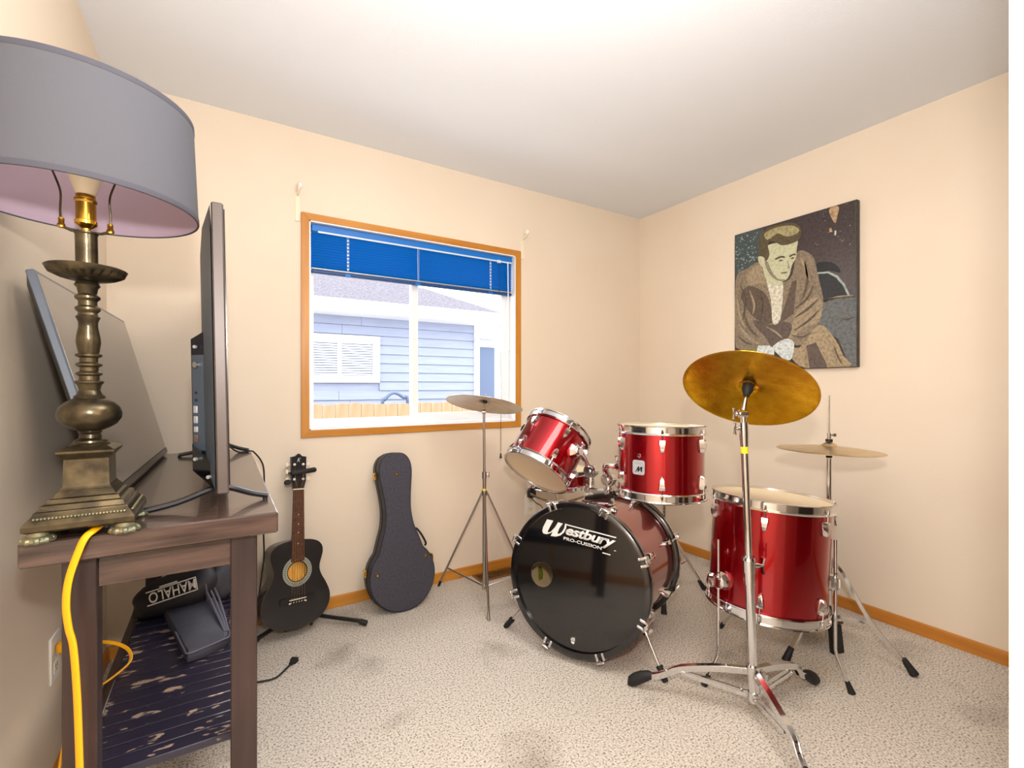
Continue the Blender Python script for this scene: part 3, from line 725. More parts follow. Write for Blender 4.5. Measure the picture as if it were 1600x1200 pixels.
# ================================================================= TELEVISIONS
tv = thing('television', 'flat television standing edge-on on the console on four splayed feet', 'television', (-.01, 1.85, ZT), group='televisions on the console')
tz0, tz1, ty0, ty1 = .902, 1.560, 1.245, 2.395
MB().box(-.010, .014, ty0, ty1, tz0, tz1, ch=.003).build('bezel_frame', M['tv_bezel'], tv)
MB().box(.0142, .0165, ty0 + .010, ty1 - .010, tz0 + .018, tz1 - .010, ch=.0005).build('screen', M['screen'], tv)
b = MB()
def ring_yz(x, y0, y1, z0, z1): return [(x, y0, z0), (x, y1, z0), (x, y1, z1), (x, y0, z1)]
b.rings([ring_yz(-.012, ty0 + .006, ty1 - .006, tz0 + .006, tz1 - .006), ring_yz(-.030, ty0 + .10, ty1 - .10, tz0 + .05, tz1 - .035), ring_yz(-.040, ty0 + .28, ty1 - .28, tz0 + .10, tz1 - .06)])
b.build('rear_cover', M['tv_back'], tv, sharp=10)
b = MB(); hy0, hy1 = 1.40, 2.24
b.rings([ring_yz(-.030, hy0, hy1, .930, 1.285), ring_yz(-.061, hy0 + .035, hy1 - .035, .950, 1.265)])
hs = b.build('electronics_housing', M['tv_dark'], tv, sharp=10)
# sloping near wall of the housing carries the connector panel
nx = Vector((-.031, .035, 0)).normalized(); nn = Vector((-.035, -.031, 0)).normalized()
PM = Matrix.Identity(4)
for r in range(3):
    PM[r][0] = nx[r]; PM[r][1] = (0, 0, 1)[r]; PM[r][2] = nn[r]
PM.translation = Vector((-.0455, 1.4175, 1.10)) + nn * .0005
MB().box(-.019, .019, -.115, .125, -.002, .0015, PM).build('connector_panel', M['tv_back'], hs, smooth=False)
b = MB().cyl((0, .10, .001), (0, .10, .010), .0075, n=14, m=PM); b.build('aerial_socket', M['chrome'], hs)
for (u, v, w, h, mm) in ((.006, .03, .006, .006, 'black'), (.006, .012, .006, .006, 'black'), (.008, -.012, .012, .018, 'silver'), (.008, -.038, .012, .018, 'silver'), (.008, -.062, .012, .014, 'silver'), (.008, -.085, .012, .018, 'p_mouth')):
    MB().box(u - w / 2, u + w / 2, v - h / 2, v + h / 2, .001, .0045, PM, ch=.001).build('port', M[mm], hs)
b = MB()
b.add([(-.062, 1.425, .935), (-.008, 1.262, .905), (-.008, 1.262, .957), (-.062, 1.425, 1.000), (-.008, 1.56, .905), (-.062, 1.56, .935), (-.008, 1.56, .957), (-.062, 1.56, 1.0)],
      [(0, 1, 2, 3), (0, 5, 4, 1), (3, 2, 6, 7), (4, 5, 7, 6), (0, 3, 7, 5), (1, 4, 6, 2)])
b.build('speaker_housing', M['gloss_black'], tv, sharp=10)
b = MB()
for p in ((-.052, 1.386, .968), (-.024, 1.302, .935), (-.0495, 1.417, 1.245)): b.cyl(p, Vector(p) + Vector((-.004, -.0045, 0)), .0042, n=10)
b.build('screws', M['silver'], tv)
for yy in (1.335, 2.352):
    b = MB()
    b.tube(smooth_path([(-.008, yy, .904), (-.030, yy - .004, .898), (-.090, yy - .012, .878), (-.150, yy - .018, .868)], 4), .0100, 8, flat=(1, .75))
    b.tube(smooth_path([(-.004, yy, .904), (.020, yy + .004, .898), (.060, yy + .012, .880), (.098, yy + .018, .868)], 4), .0100, 8, flat=(1, .75))
    b.cyl((-.147, yy - .0175, .8601), (-.147, yy - .0175, .867), .006, n=10); b.cyl((.094, yy + .017, .8601), (.094, yy + .017, .867), .006, n=10)
    b.build('foot', M['tv_dark'], tv)

for ch in tv.children_recursive:
    if ch.name.startswith('foot'): continue
    for v in ch.data.vertices: v.co.x -= max(v.co.z - .04, 0) * .018
tv2 = thing('television', 'large flat television leaning back against the left wall behind the lamp', 'television', (-.21, 1.96, ZT), group='televisions on the console')
# plane: bottom edge on the table, top edge resting on the wall
bn, bf = Vector((-.222, 1.475, .872)), Vector((-.198, 2.430, .872))
tn = Vector((-.362, 1.490, 1.407))
ex = (bf - bn).normalized(); ey = (tn - bn); ey = (ey - ex * ey.dot(ex)).normalized(); ez = ey.cross(ex) * 1.0
if ez.x < 0: ez = -ez
TM = Matrix.Identity(4)
for r in range(3): TM[r][0] = ex[r]; TM[r][1] = ey[r]; TM[r][2] = ez[r]
TM.translation = bn
TWd, THt = .975, .560
MB().box(0, TWd, 0, THt, -.016, 0, TM, ch=.002).build('bezel_frame', M['tv_edge'], tv2)
MB().box(.010, TWd - .010, .022, THt - .010, .0002, .0012, TM).build('screen', M['screen_lightened'], tv2, smooth=False)
MB().box(.004, TWd - .004, .002, .020, .0002, .003, TM).build('lower_bezel', M['tv_dark'], tv2, smooth=False)
def r2(x0, x1, y0, y1, z): return [(x0, y0, z), (x1, y0, z), (x1, y1, z), (x0, y1, z)]
b = MB(); b.rings([r2(.006, TWd - .006, .006, THt - .006, -.016), r2(.03, TWd - .03, .03, THt - .03, -.028), r2(.18, TWd - .18, .07, THt - .16, -.046)], TM)
b.build('rear_cover', M['tv_dark'], tv2, sharp=10)

# ================================================================= CORDS, OUTLETS
cp = smooth_path([(-.200, 1.235, .872), (-.208, 1.182, .871), (-.218, 1.166, .862), (-.228, 1.164, .835), (-.240, 1.164, .790), (-.244, 1.165, .745), (-.241, 1.167, .700), (-.235, 1.168, .665), (-.231, 1.169, .600),
                  (-.228, 1.17, .51), (-.224, 1.172, .30), (-.222, 1.178, .10), (-.235, 1.20, .02), (-.30, 1.26, .011), (-.34, 1.38, .012), (-.345, 1.52, .03), (-.340, 1.575, .22), (-.318, 1.60, .345), (-.280, 1.625, .352), (-.245, 1.685, .350), (-.226, 1.738, .352),
                  (-.235, 1.775, .368), (-.268, 1.800, .385), (-.315, 1.825, .392), (-.355, 1.835, .395), (-.380, 1.835, .396)], 6)
b = MB(); k = len(cp)
b.tube(cp, [(.0072 if i < k * .42 else .0048) for i in range(k)], 10, flat=(1, .62))
yc_ = thing('extension_cord', 'yellow extension cord hanging from the lamp down past the console to the wall outlet', 'cord', (-.228, 1.17, 0))
b.build('cord', M['yellow'], yc_)
MB().box(-.403, -.378, 1.817, 1.853, .380, .412, ch=.006).build('plug', M['yellow'], yc_)
def outlet(name, loc, ax, label, plugged=False):
    """ax: outward normal"""
    n = Vector(ax); u = Vector((0, 0, 1)).cross(n)
    m = Matrix.Identity(4)
    for r in range(3): m[r][0] = u[r]; m[r][1] = (0, 0, 1)[r]; m[r][2] = n[r]
    m.translation = Vector(loc)
    t = thing(name, label, 'outlet', loc, group='wall outlets')
    MB().box(-.042, .042, -.066, .066, 0, .006, m, ch=.003).build('cover_plate', M['white'], t)
    for s in (-1, 1):
        if plugged and s > 0: continue
        rec = MB().box(-.019, .019, s * .028 - .016, s * .028 + .016, .005, .0075, m, ch=.003).build('receptacle', M['ivory'], t)
        b = MB()
        for dx in (-.007, .007): b.box(dx - .0014, dx + .0014, s * .028 - .002, s * .028 + .008, .0073, .008, m)
        b.cyl((0, s * .028 - .009, .0073), (0, s * .028 - .009, .008), .0026, n=8, m=m)
        b.build('slot', M['outlet_slot'], rec, smooth=False)
    MB().cyl((0, 0, .005), (0, 0, .0068), .003, n=10, m=m).build('screw', M['steel'], t)
    return m
outlet('wall_outlet', (WL, 1.835, .372), (1, 0, 0), 'white outlet on the left wall with the yellow cord plugged in', True)
m = outlet('wall_outlet', (1.724, WB, .372), (0, -1, 0), 'white outlet on the back wall below the tilted tom drum')
pa = thing('plug_adapter', 'black plug pushed into the outlet behind the bass drum', 'plug', (1.724, WB - .02, .42))
b = MB().box(-.030, .024, .052, .098, .0062, .040, m, ch=.005); b.build('body', M['black'], pa)
MB().tube(smooth_path([(1.712, WB - .035, .425), (1.74, WB - .05, .39), (1.79, WB - .05, .35), (1.84, WB - .05, .20), (1.86, WB - .045, .01)], 5), .0028, 6).build('cord', M['black'], pa)

pc = thing('power_cord', 'black power cord hanging behind the console, its loose plug lying on the carpet', 'cord', (.16, 2.36, 0))
pp = smooth_path([(.020, 2.32, .900), (.060, 2.345, .864), (.105, 2.345, .8655), (.122, 2.348, .855), (.146, 2.350, .82), (.158, 2.356, .775), (.160, 2.362, .66), (.158, 2.37, .5), (.160, 2.384, .378), (.145, 2.385, .25), (.125, 2.36, .12), (.10, 2.30, .02), (.055, 2.20, .006),
                  (.05, 2.12, .006), (.085, 2.072, .006), (.125, 2.055, .006), (.176, 2.050, .006), (.215, 2.085, .008), (.236, 2.110, .010)], 6)
MB().tube(pp, .0036, 8).build('cord', M['black'], pc)
pd = Vector((.62, .78, 0)).normalized(); R = MX((.236, 2.110, .011), axis_frame(pd))
b = MB(); b.rings([[(sx * w, sy * h, z) for sx, sy in ((-1, -1), (1, -1), (1, 1), (-1, 1))] for z, w, h in ((0, .005, .005), (.012, .008, .006), (.022, .013, .0085), (.036, .015, .009), (.040, .014, .0085))], R)
pg = b.build('plug', M['rubber'], pc, bevel=.0015)
b = MB()
for s in (-1, 1): b.box(s * .0065 - .0008, s * .0065 + .0008, -.003, .003, .039, .054, R)
b.build('prong', M['chrome'], pg, smooth=False)

# ================================================================= GIG BAG
bag = thing('gig_bag', 'folded black nylon instrument bag on the console shelf with white lettering', 'bag', (-.10, 2.05, SZ))
def blob(name, pts_levels, m, subd=2):
    return MB().rings(pts_levels).build(name, m, bag, smooth=True, sharp=180, subd=subd)
# rolled upper part, lying across the shelf: cross-sections along its length
secs = []
for (x, y, zc, ry, rz) in ((-.262, 2.085, .375, .030, .030), (-.245, 2.085, .388, .075, .045), (-.205, 2.080, .398, .10, .056), (-.14, 2.085, .404, .115, .062), (-.075, 2.10, .414, .125, .072), (-.035, 2.12, .420, .12, .078), (-.015, 2.13, .41, .08, .06)):
    r = []
    for j in range(14):
        a = 2 * PI * j / 14
        cy, cz = math.cos(a), math.sin(a)
        zz = max(zc + rz * (abs(cz) ** .8) * (1 if cz > 0 else -1), SZ + .002)
        r.append((x + .012 * math.sin(3 * a + x * 30), y + ry * cy, zz))
    secs.append(r)
blob('rolled_body', secs, M['cloth_black'])
# wide end of the bag bulging behind, by the right-hand leg
secs = []
for (x, y, zc, rx, rz, dy) in ((-.020, 2.03, .385, .030, .04, 0), (.000, 2.10, .412, .052, .068, 0), (.008, 2.20, .430, .058, .085, 0), (.006, 2.30, .420, .050, .075, 0), (-.005, 2.36, .39, .025, .04, 0)):
    r = []
    for j in range(14):
        a = 2 * PI * j / 14
        r.append((x + rx * math.cos(a), y + .01 * math.sin(2 * a), max(zc + rz * math.sin(a), SZ + .002)))
    secs.append(r)
blob('bulging_end', secs, M['cloth_flap'])
# flat pocket flap lying forward on the slats
fl = [(-.175, 2.03), (-.155, 1.93), (-.125, 1.82), (-.098, 1.70), (-.085, 1.655), (-.05, 1.665), (.0, 1.69), (.020, 1.71), (.012, 1.80), (-.002, 1.92), (-.02, 2.03)]
n = len(fl)
def lay(z, s=1.0, dz=0.0):
    cx = sum(p[0] for p in fl) / n; cy = sum(p[1] for p in fl) / n
    return [(cx + (p[0] - cx) * s, cy + (p[1] - cy) * s, z + .03 * max(0, (p[1] - 1.80)) * 1.2 + .004 * math.sin(p[1] * 40)) for p in fl]
b = MB().rings([lay(SZ + .002, .97), lay(SZ + .010, 1.0), lay(SZ + .028, .99), lay(SZ + .036, .93)])
b.build('pocket_flap', M['cloth_flap'], bag, sharp=60)
b = MB()
for off in (0, .0):
    b.tube(smooth_path([(p[0], p[1], SZ + .030 + .03 * max(0, p[1] - 1.8)) for p in fl[2:9]], 4), .0028, 6)
b.build('piping', M['cloth_grey'], bag)
b = MB()
for dx in (0, .013, .026):
    b.tube(smooth_path([(-.050 + dx, 2.02, .415), (-.030 + dx * .9, 1.93, .398), (-.008 + dx * .6, 1.82, .384), (.008 + dx * .3, 1.735, .374)], 4), .0026, 6, flat=(1.4, .6))
b.tube(smooth_path([(-.045, 2.000, .36), (-.046, 1.992, .41), (-.052, 2.01, .45), (-.060, 2.08, .487), (-.06, 2.16, .485)], 4), .0032, 6)
b.tube(smooth_path([(.058, 2.22, .42), (.052, 2.12, .40), (.040, 2.0, .372), (.020, 1.80, .368)], 4), .0026, 6)
b.build('strap', M['cloth_grey'], bag)
# lettering printed upside down on the roll's front face
tx = Vector((-1, -.06, -.16)).normalized(); nrm = Vector((-.02, -.80, .60)).normalized(); ty_ = nrm.cross(tx).normalized(); nrm = tx.cross(ty_)
LM = Matrix.Identity(4)
for r in range(3): LM[r][0] = tx[r]; LM[r][1] = ty_[r]; LM[r][2] = nrm[r]
LM.translation = Vector((-.082, 1.998, .4685))
inv = ROOTM[bag.name].inverted()
text_part('lettering', 'MAHALO', .132, .036, M['print_white'], bag, inv @ LM, extrude=.002, bold=.01)
b = MB()
for (x0, x1, y0, y1) in ((-.004, .138, -.006, -.003), (-.004, .138, .039, .042), (-.004, -.001, -.006, .042), (.05, .100, -.012, -.009)): b.box(x0, x1, y0, y1, -.001, .002, LM)
b.build('lettering_outline', M['print_white'], bag, smooth=False)

# ================================================================= GUITAR
yaw = math.radians(14)
gb, gt = Vector((.289, 2.325, .050)), Vector((.318, 2.492, .857))
gy = (gt - gb).normalized(); gz = Vector((math.sin(yaw), -math.cos(yaw), 0)); gz = (gz - gy * gz.dot(gy)).normalized(); gx = gy.cross(gz)
GR = Matrix((gx, gy, gz)).transposed()
gtr = thing('acoustic_guitar', 'small black acoustic guitar on a floor stand against the back wall', 'guitar', gb, GR)
hwp = [(0, 0), (.004, .045), (.014, .085), (.034, .119), (.065, .143), (.10, .154), (.135, .151), (.175, .134), (.21, .114), (.238, .104), (.262, .104), (.29, .112), (.318, .119), (.345, .116), (.366, .098), (.378, .070), (.384, .035)]
half = [(p.y, p.x) for p in smooth_path([(v, w, 0) for v, w in hwp], 3)]   # (w, v)
outl = [(w, v) for w, v in half] + [(-w, v) for w, v in reversed(half[1:])]
DEP = .085
def rimring(z, s=0.0):
    return [(x - math.copysign(min(s, abs(x)), x), y + (s if y < .1 else -s) * (1 if y < .02 or y > .37 else 0), z) for x, y in outl]
b = MB()
vs0 = [(x, y, -.0005) for x, y in outl]; vs1 = [(x, y, -DEP) for x, y in outl]; nO = len(outl)
b.add(vs0 + vs1, [(i, (i + 1) % nO, nO + (i + 1) % nO, nO + i) for i in range(nO)] + [tuple(range(nO, 2 * nO))])
b.build('body', M['guitar_black'], gtr, local=True, sharp=50)
# soundboard with a real hole
HC_, HR = (0.0, .246), .043
ang = sorted(range(nO), key=lambda i: math.atan2(outl[i][1] - HC_[1], outl[i][0] - HC_[0]))
def holed(outer, c, r, z0, z1):
    b = MB(); k = len(outer)
    inn = []
    for x, y in outer:
        a = math.atan2(y - c[1], x - c[0]); inn.append((c[0] + r * math.cos(a), c[1] + r * math.sin(a)))
    vs = [(x, y, z1) for x, y in outer] + [(x, y, z1) for x, y in inn] + [(x, y, z0) for x, y in outer] + [(x, y, z0) for x, y in inn]
    fs = []
    for i in range(k):
        j = (i + 1) % k
        fs += [(i, j, k + j, k + i), (2 * k + i, 3 * k + i, 3 * k + j, 2 * k + j), (i, 2 * k + i, 2 * k + j, j), (k + i, k + j, 3 * k + j, 3 * k + i)]
    return b.add(vs, fs)
o2 = [outl[i] for i in ang]
sbd = holed(o2, HC_, HR, -.0025, 0).build('soundboard', M['guitar_black'], gtr, local=True, sharp=30)
bnd = MB().tube([(x * .995, y, -.003) for x, y in outl[1:]], .0016, 6, closed=True).build('binding', M['p_mouth'], gtr, local=True)
MB().lathe([(.047, 0), (.066, 0), (.066, .0006), (.047, .0006)], 48, Matrix.Translation((0, .246, .0001)), closed=True).build('rosette', M['rosette'], sbd, local=True)
b = MB()
for k in range(44):
    a = 2 * PI * k / 44; b.box(-.0012, .0012, .052, .062, .0005, .001, Matrix.Translation((0, .246, 0)) @ RZ(a))
b.build('rosette_dashes', M['black'], sbd, local=True, smooth=False)
MB().lathe([(.0005, 0), (.075, 0), (.075, .001), (.0005, .001)], 32, Matrix.Translation((0, .250, -.035))).build('inner_label', M['soundwood'], gtr, local=True)
# neck, fingerboard, headstock
nut = .618
b = MB()
def nk(y, w, d):
    return [(-w, y, .001), (w, y, .001), (w * .9, y, -d * .6), (w * .4, y, -d), (-w * .4, y, -d), (-w * .9, y, -d * .6)]
b.rings([nk(.375, .029, .040), nk(.40, .0285, .020), nk(.50, .0265, .017), nk(nut, .0240, .016), nk(nut + .02, .025, .014)])
b.build('neck', M['guitar_black'], gtr, local=True, sharp=40)
b = MB(); b.add([(-.030, .290, .0005), (.030, .290, .0005), (.0245, nut, .0005), (-.0245, nut, .0005), (-.030, .290, .0055), (.030, .290, .0055), (.0245, nut, .0055), (-.0245, nut, .0055)],
      [(0, 3, 2, 1), (4, 5, 6, 7), (0, 1, 5, 4), (1, 2, 6, 5), (2, 3, 7, 6), (3, 0, 4, 7)])
fb = b.build('fingerboard', M['fretwood'], gtr, local=True, smooth=False)
fs_, brd = None, .105
L_ = nut - brd
for k in range(1, 19):
    y = brd + L_ / 2 ** (k / 12)
    if y < .295: break
    w = .0245 + (nut - y) / (nut - .290) * .0055
    bb = MB().box(-w, w, y - .0009, y + .0009, .0052, .0066); bb.build('fret', M['brass'], fb, local=True, smooth=False)
for k in (5, 7, 9, 12):
    y = brd + L_ * (1 / 2 ** (k / 12) + 1 / 2 ** ((k - 1) / 12)) / 2
    MB().cyl((0, y, .0053), (0, y, .0058), .0028, n=10).build('position_dot', M['ivory'], fb, local=True)
MB().box(-.0255, .0255, nut - .002, nut + .004, .001, .0085, ch=.001).build('nut', M['ivory'], gtr, local=True)
b = MB().prism([(-.025, nut + .004), (.025, nut + .004), (.0345, nut + .040), (.0365, nut + .155), (.016, nut + .158), (.008, nut + .166), (0, nut + .171), (-.008, nut + .166), (-.016, nut + .158), (-.0365, nut + .155), (-.0345, nut + .040)], -.013, .003)
hd = b.build('headstock', M['guitar_black'], gtr, local=True, bevel=.001)
text_part('emblem', 'K', .017, .018, M['print_white'], hd, Matrix.Translation((-.008, nut + .131, .0032)), shear=.4)
for i, yy in enumerate((nut + .048, nut + .085, nut + .118)):
    for s in (-1, 1):
        MB().lathe([(.0022, .003), (.0062, .0035), (.0062, .005), (.0030, .007), (.0025, .011), (.0005, .0115)], 14, Matrix.Translation((s * .0205, yy, 0))).build('tuning_post', M['white'], gtr, local=True)
        pgm = MB(); pgm.cyl((s * .034, yy, -.008), (s * .045, yy, -.008), .0022, n=8)
        pgm.box(min(s * .044, s * .056), max(s * .044, s * .056), yy - .0095, yy + .0095, -.011, -.005, ch=.003)
        pgm.build('tuning_peg', M['ivory'], gtr, local=True)
bw = .077
b = MB().prism([(-bw, .136), (-bw, .110), (-.045, .108), (0, .104), (.045, .108), (bw, .110), (bw, .136), (.04, .137), (-.04, .137)], 0, .006)
br = b.build('bridge', M['black'], gtr, local=True, bevel=.001)
MB().box(-.038, .038, .124, .128, .005, .011, ch=.001).build('saddle', M['ivory'], br, local=True)
for i in range(6):
    MB().sphere((-.030 + i * .012, .114, .0065), .0026 if i not in (0,) else .0026, 8, 6).build('bridge_pin', M['ivory'], br, local=True)
for s in (-1, 1): MB().sphere((s * .036, .112, .0065), .0042, 10, 6).build('bolt_cap', M['white'], br, local=True)
for i in range(6):
    x0 = -.030 + i * .012; x1 = -.0190 + i * .0076
    MB().tube([(x0, .115, .008), (x0 * .98, .126, .0118), (x1, nut + .001, .0092), (-.0205 if i < 3 else .0205, (nut + .118, nut + .085, nut + .048, nut + .048, nut + .085, nut + .118)[i], .009)], .0006, 5).build('string', M['string_m'], gtr, local=True)
# ---- guitar stand
st = thing('guitar_stand', 'black tubular floor stand holding the small acoustic guitar', 'stand', (.30, 2.46, 0))
hub = Vector((.315, 2.475, .10))
MB().tube(smooth_path([(.315, 2.475, .06), (.315, 2.490, .35), (.312, 2.515, .62), (.309, 2.522, .72)], 4), .009, 10).build('post', M['black'], st)
for p in ((.587, 2.281, .014), (.112, 2.365, .014), (.33, 2.545, .014)):
    p = Vector(p); q = p + (hub - p) * .10
    lgp = MB().tube(smooth_path([hub, hub + (p - hub) * .15 - Vector((0, 0, .035)), p + Vector((0, 0, .0)) + (hub - p) * .12, p], 4), .0095, 10).build('leg', M['black'], st)
    MB().cyl(p + (hub - p).normalized() * .03, p - (hub - p).normalized() * .004, .0125, n=12).build('rubber_foot', M['rubber'], lgp)
for s in (-1, 1):
    MB().tube(smooth_path([(.315, 2.470, .16), (.315 + s * .05, 2.44, .09), (.305 + s * .06, 2.40, .040), (.300 + s * .055, 2.37, .034)], 4), .0075, 8).build('body_cradle', M['black'], st)
hk = gb + GR @ Vector((0, nut + .086, .012))
hkz = hk.z
p0 = gb + GR @ Vector((-.040, nut + .076, .015)); p1 = gb + GR @ Vector((.078, nut + .090, .015))
MB().tube([p0, p0 + (p1 - p0) * .06, p0 + (p1 - p0) * .94, p1], [.008, .0125, .0125, .008], 12).build('neck_strap', M['rubber'], st)
b = MB(); b.tube(smooth_path([p0, gb + GR @ Vector((-.040, nut + .080, -.010)), gb + GR @ Vector((-.02, nut + .07, -.030)), (.309, 2.522, .70)], 4), .006, 8)
b.build('neck_yoke', M['black'], st)
q = gb + GR @ Vector((-.050, nut + .036, .000))
MB().cyl(q + GR @ Vector((0, 0, -.012)), q + GR @ Vector((0, 0, .010)), .0125, n=16).build('yoke_end_cap', M['rubber'], st)

# ================================================================= BANJO CASE
cb, ct = Vector((.798, 2.318, .004)), Vector((.776, 2.440, .797))
cyv = (ct - cb).normalized(); czv = Vector((.02, -1, 0)); czv = (czv - cyv * czv.dot(cyv)).normalized(); cxv = cyv.cross(czv)
CR = Matrix((cxv, cyv, czv)).transposed()
cs = thing('banjo_case', 'charcoal banjo-shaped hard case with brass studs leaning against the back wall', 'case', cb, CR)
cen, rad = .172, .172
hwc = []
for k in range(0, 15):
    a = -PI / 2 + k * (PI * .76) / 14
    hwc.append((rad * math.cos(a), cen + rad * math.sin(a)))
up = smooth_path([(p[1], p[0], 0) for p in (hwc[-1], (.096, .365), (.076, .425), (.067, .50), (.071, .57), (.080, .64), (.087, .70), (.083, .745), (.067, .778), (.040, .797), (.0, .802))], 5)
halfc = hwc[:-1] + [(p.y, p.x) for p in up]
halfc = [(max(w, 0), v) for w, v in halfc]
outc = halfc[:-1] + [(-w, v) for w, v in reversed(halfc[1:])]
outc = [p for i, p in enumerate(outc) if i == 0 or (Vector(p) - Vector(outc[i - 1])).length > .002]
def cring(z, s):
    k = len(outc); res = []
    for i in range(k):
        t = Vector(outc[(i + 1) % k]) - Vector(outc[i - 1]); nrm2 = Vector((t.y, -t.x)).normalized()
        q = Vector(outc[i]) - nrm2 * s
        res.append((q.x, q.y, z))
    return res
MB().rings([cring(-.062, 0), cring(-.004, 0), cring(0, .004)]).build('lid', M['case'], cs, local=True, sharp=40)
MB().rings([cring(-.130, .012), cring(-.124, .004), cring(-.0635, .0)]).build('case_bottom', M['case_edge'], cs, local=True, sharp=40)
MB().tube([(p[0], p[1], -.0625) for p in cring(0, -.001)], .0028, 6, closed=True).build('seam_valance', M['case_edge'], cs, local=True)
MB().tube([(p[0], p[1], -.0035) for p in cring(0, .0005)], .0022, 6, closed=True).build('edge_piping', M['case_edge'], cs, local=True)
for (x, y) in ((.004, .690), (-.132, .205), (.127, .248)):
    MB().lathe([(.0005, .0065), (.005, .006), (.0085, .0025), (.0092, 0), (.0005, 0)], 14, Matrix.Translation((x, y, 0))).build('stud', M['brass'], cs, local=True)
for (x, y, a) in ((-.093, .690, 0), (-.176, .215, 0), (.176, .225, 0), (.103, .033, -.9), (.090, .700, 0)):
    mm = Matrix.Translation((x, y, -.055)) @ RZ(a)
    s = 1 if x > 0 else -1
    b = MB().box(-.006 if s < 0 else -.002, .002 if s < 0 else .006, -.018, .018, -.024, .020, mm, ch=.002)
    b.box((-.010 if s < 0 else .004), (-.004 if s < 0 else .010), -.010, .010, -.006, .016, mm, ch=.002)
    b.build('latch', M['brass'], cs, local=True)
hp_ = smooth_path([(.093, .386, -.045), (.104, .388, -.040), (.128, .352, -.038), (.149, .306, -.040), (.146, .292, -.048)], 5)
MB().tube(hp_, .0055, 8).build('handle', M['rubber'], cs, local=True)
# ================================================================= DRUMS
FRONTV = Vector((0, 0, 1.144))
def drum_frame(az, el):
    az, el = math.radians(az), math.radians(el)
    z = Vector((math.cos(el) * math.cos(az), math.cos(el) * math.sin(az), math.sin(el)))
    u = Vector((0, 0, 1)); u = (u - z * u.dot(z)).normalized()
    return Matrix((u.cross(z), u, z)).transposed()
def face_angle(loc, rot):
    v = rot.transposed() @ (FRONTV - Vector(loc)); return math.atan2(v.y, v.x)

def make_lug(parent, m, flip=False):
    """tapered chrome lug casing; +x outwards, wide end towards +z"""
    w = [(.0, .0135, .012), (.004, .0150, .018), (.020, .0135, .021), (.040, .0095, .019), (.052, .0065, .013), (.054, .0040, .006)]
    rs = [[(-.003, -ww, -z), (d, -ww * .72, -z), (d, ww * .72, -z), (-.003, ww, -z)] for z, ww, d in w]
    b = MB().rings(rs, RX(PI) if flip else None)
    return b
def hoop_profile(R, z0, up=1, h=.036):
    p = [(R + .0020, 0), (R + .0100, -.001), (R + .0120, .002), (R + .0100, .005), (R + .0045, .007), (R + .0045, h - .005), (R + .0105, h - .003), (R + .0115, h), (R + .0080, h + .0018), (R + .0010, h), (R + .0010, h * .5)]
    return [(r, z0 + up * z) for r, z in p]

def drum(name, label, loc, rot, R, L, nlug, phase, group=None, hoop_h=.034, lug_off=.050, names=('resonant_head', 'batter_head')):
    """R shell radius, L overall length with hoops, z=0 bottom"""
    t = thing(name, label, 'drum', loc, rot, group)
    hz = hoop_h - .006
    MB().lathe([(R, hz * .55), (R, L - hz * .55), (R - .007, L - hz * .55), (R - .007, hz * .55)], 72, closed=True).build('shell', M['red'], t, local=True)
    MB().lathe([(R + .003, hz - .006), (R + .003, .010), (R - .004, .008), (R - .010, .011), (.0005, .011), (.0005, .0116), (R - .010, .0116), (R - .003, .010), (R, hz - .006)], 72).build(names[0], M['head_clear'], t, local=True)
    MB().lathe([(R + .003, L - hz + .006), (R + .003, L - .010), (R - .004, L - .008), (R - .010, L - .011), (.0005, L - .011), (.0005, L - .0116), (R - .010, L - .0116), (R - .003, L - .010), (R, L - hz + .006)], 72).build(names[1], M['head_clear'], t, local=True)
    hb = MB().lathe(hoop_profile(R, hoop_h, -1, hoop_h), 72, closed=True).build('hoop', M['chrome'], t, local=True)
    ht = MB().lathe(hoop_profile(R, L - hoop_h, 1, hoop_h), 72, closed=True).build('hoop', M['chrome'], t, local=True)
    lt = lb = None
    for k in range(nlug):
        a = phase + 2 * PI * k / nlug
        for s in (0, 1):
            if lt is None or lb is None:
                bb = make_lug(t, None, flip=(s == 0))
                o = bb.build('lug', M['chrome'], None, local=True, sharp=50)
                rd = MB(); sg = 1 if s else -1
                rd.cyl((.0115, 0, -.004 * sg), (.0115, 0, (lug_off - .012) * sg), .0027, n=8)
                rd.box(.004, .0165, -.007, .007, *sorted(((lug_off - hoop_h - .000) * sg, (lug_off - hoop_h + .0075) * sg)), ch=.002)
                rd.cyl((.0115, 0, (lug_off - hoop_h + .006) * sg), (.0115, 0, (lug_off - hoop_h + .016) * sg), .0045, n=8)
                r_ = rd.build('tension_rod', M['chrome'], None, local=True)
                r_.parent = o
                if s: lt = o
                else: lb = o
                o.parent = t
            else:
                o = inst(lt if s else lb, t, Matrix.Identity(4))
            o.matrix_local = RZ(a) @ Matrix.Translation((R - .001, 0, (L - lug_off) if s else lug_off))
    return t

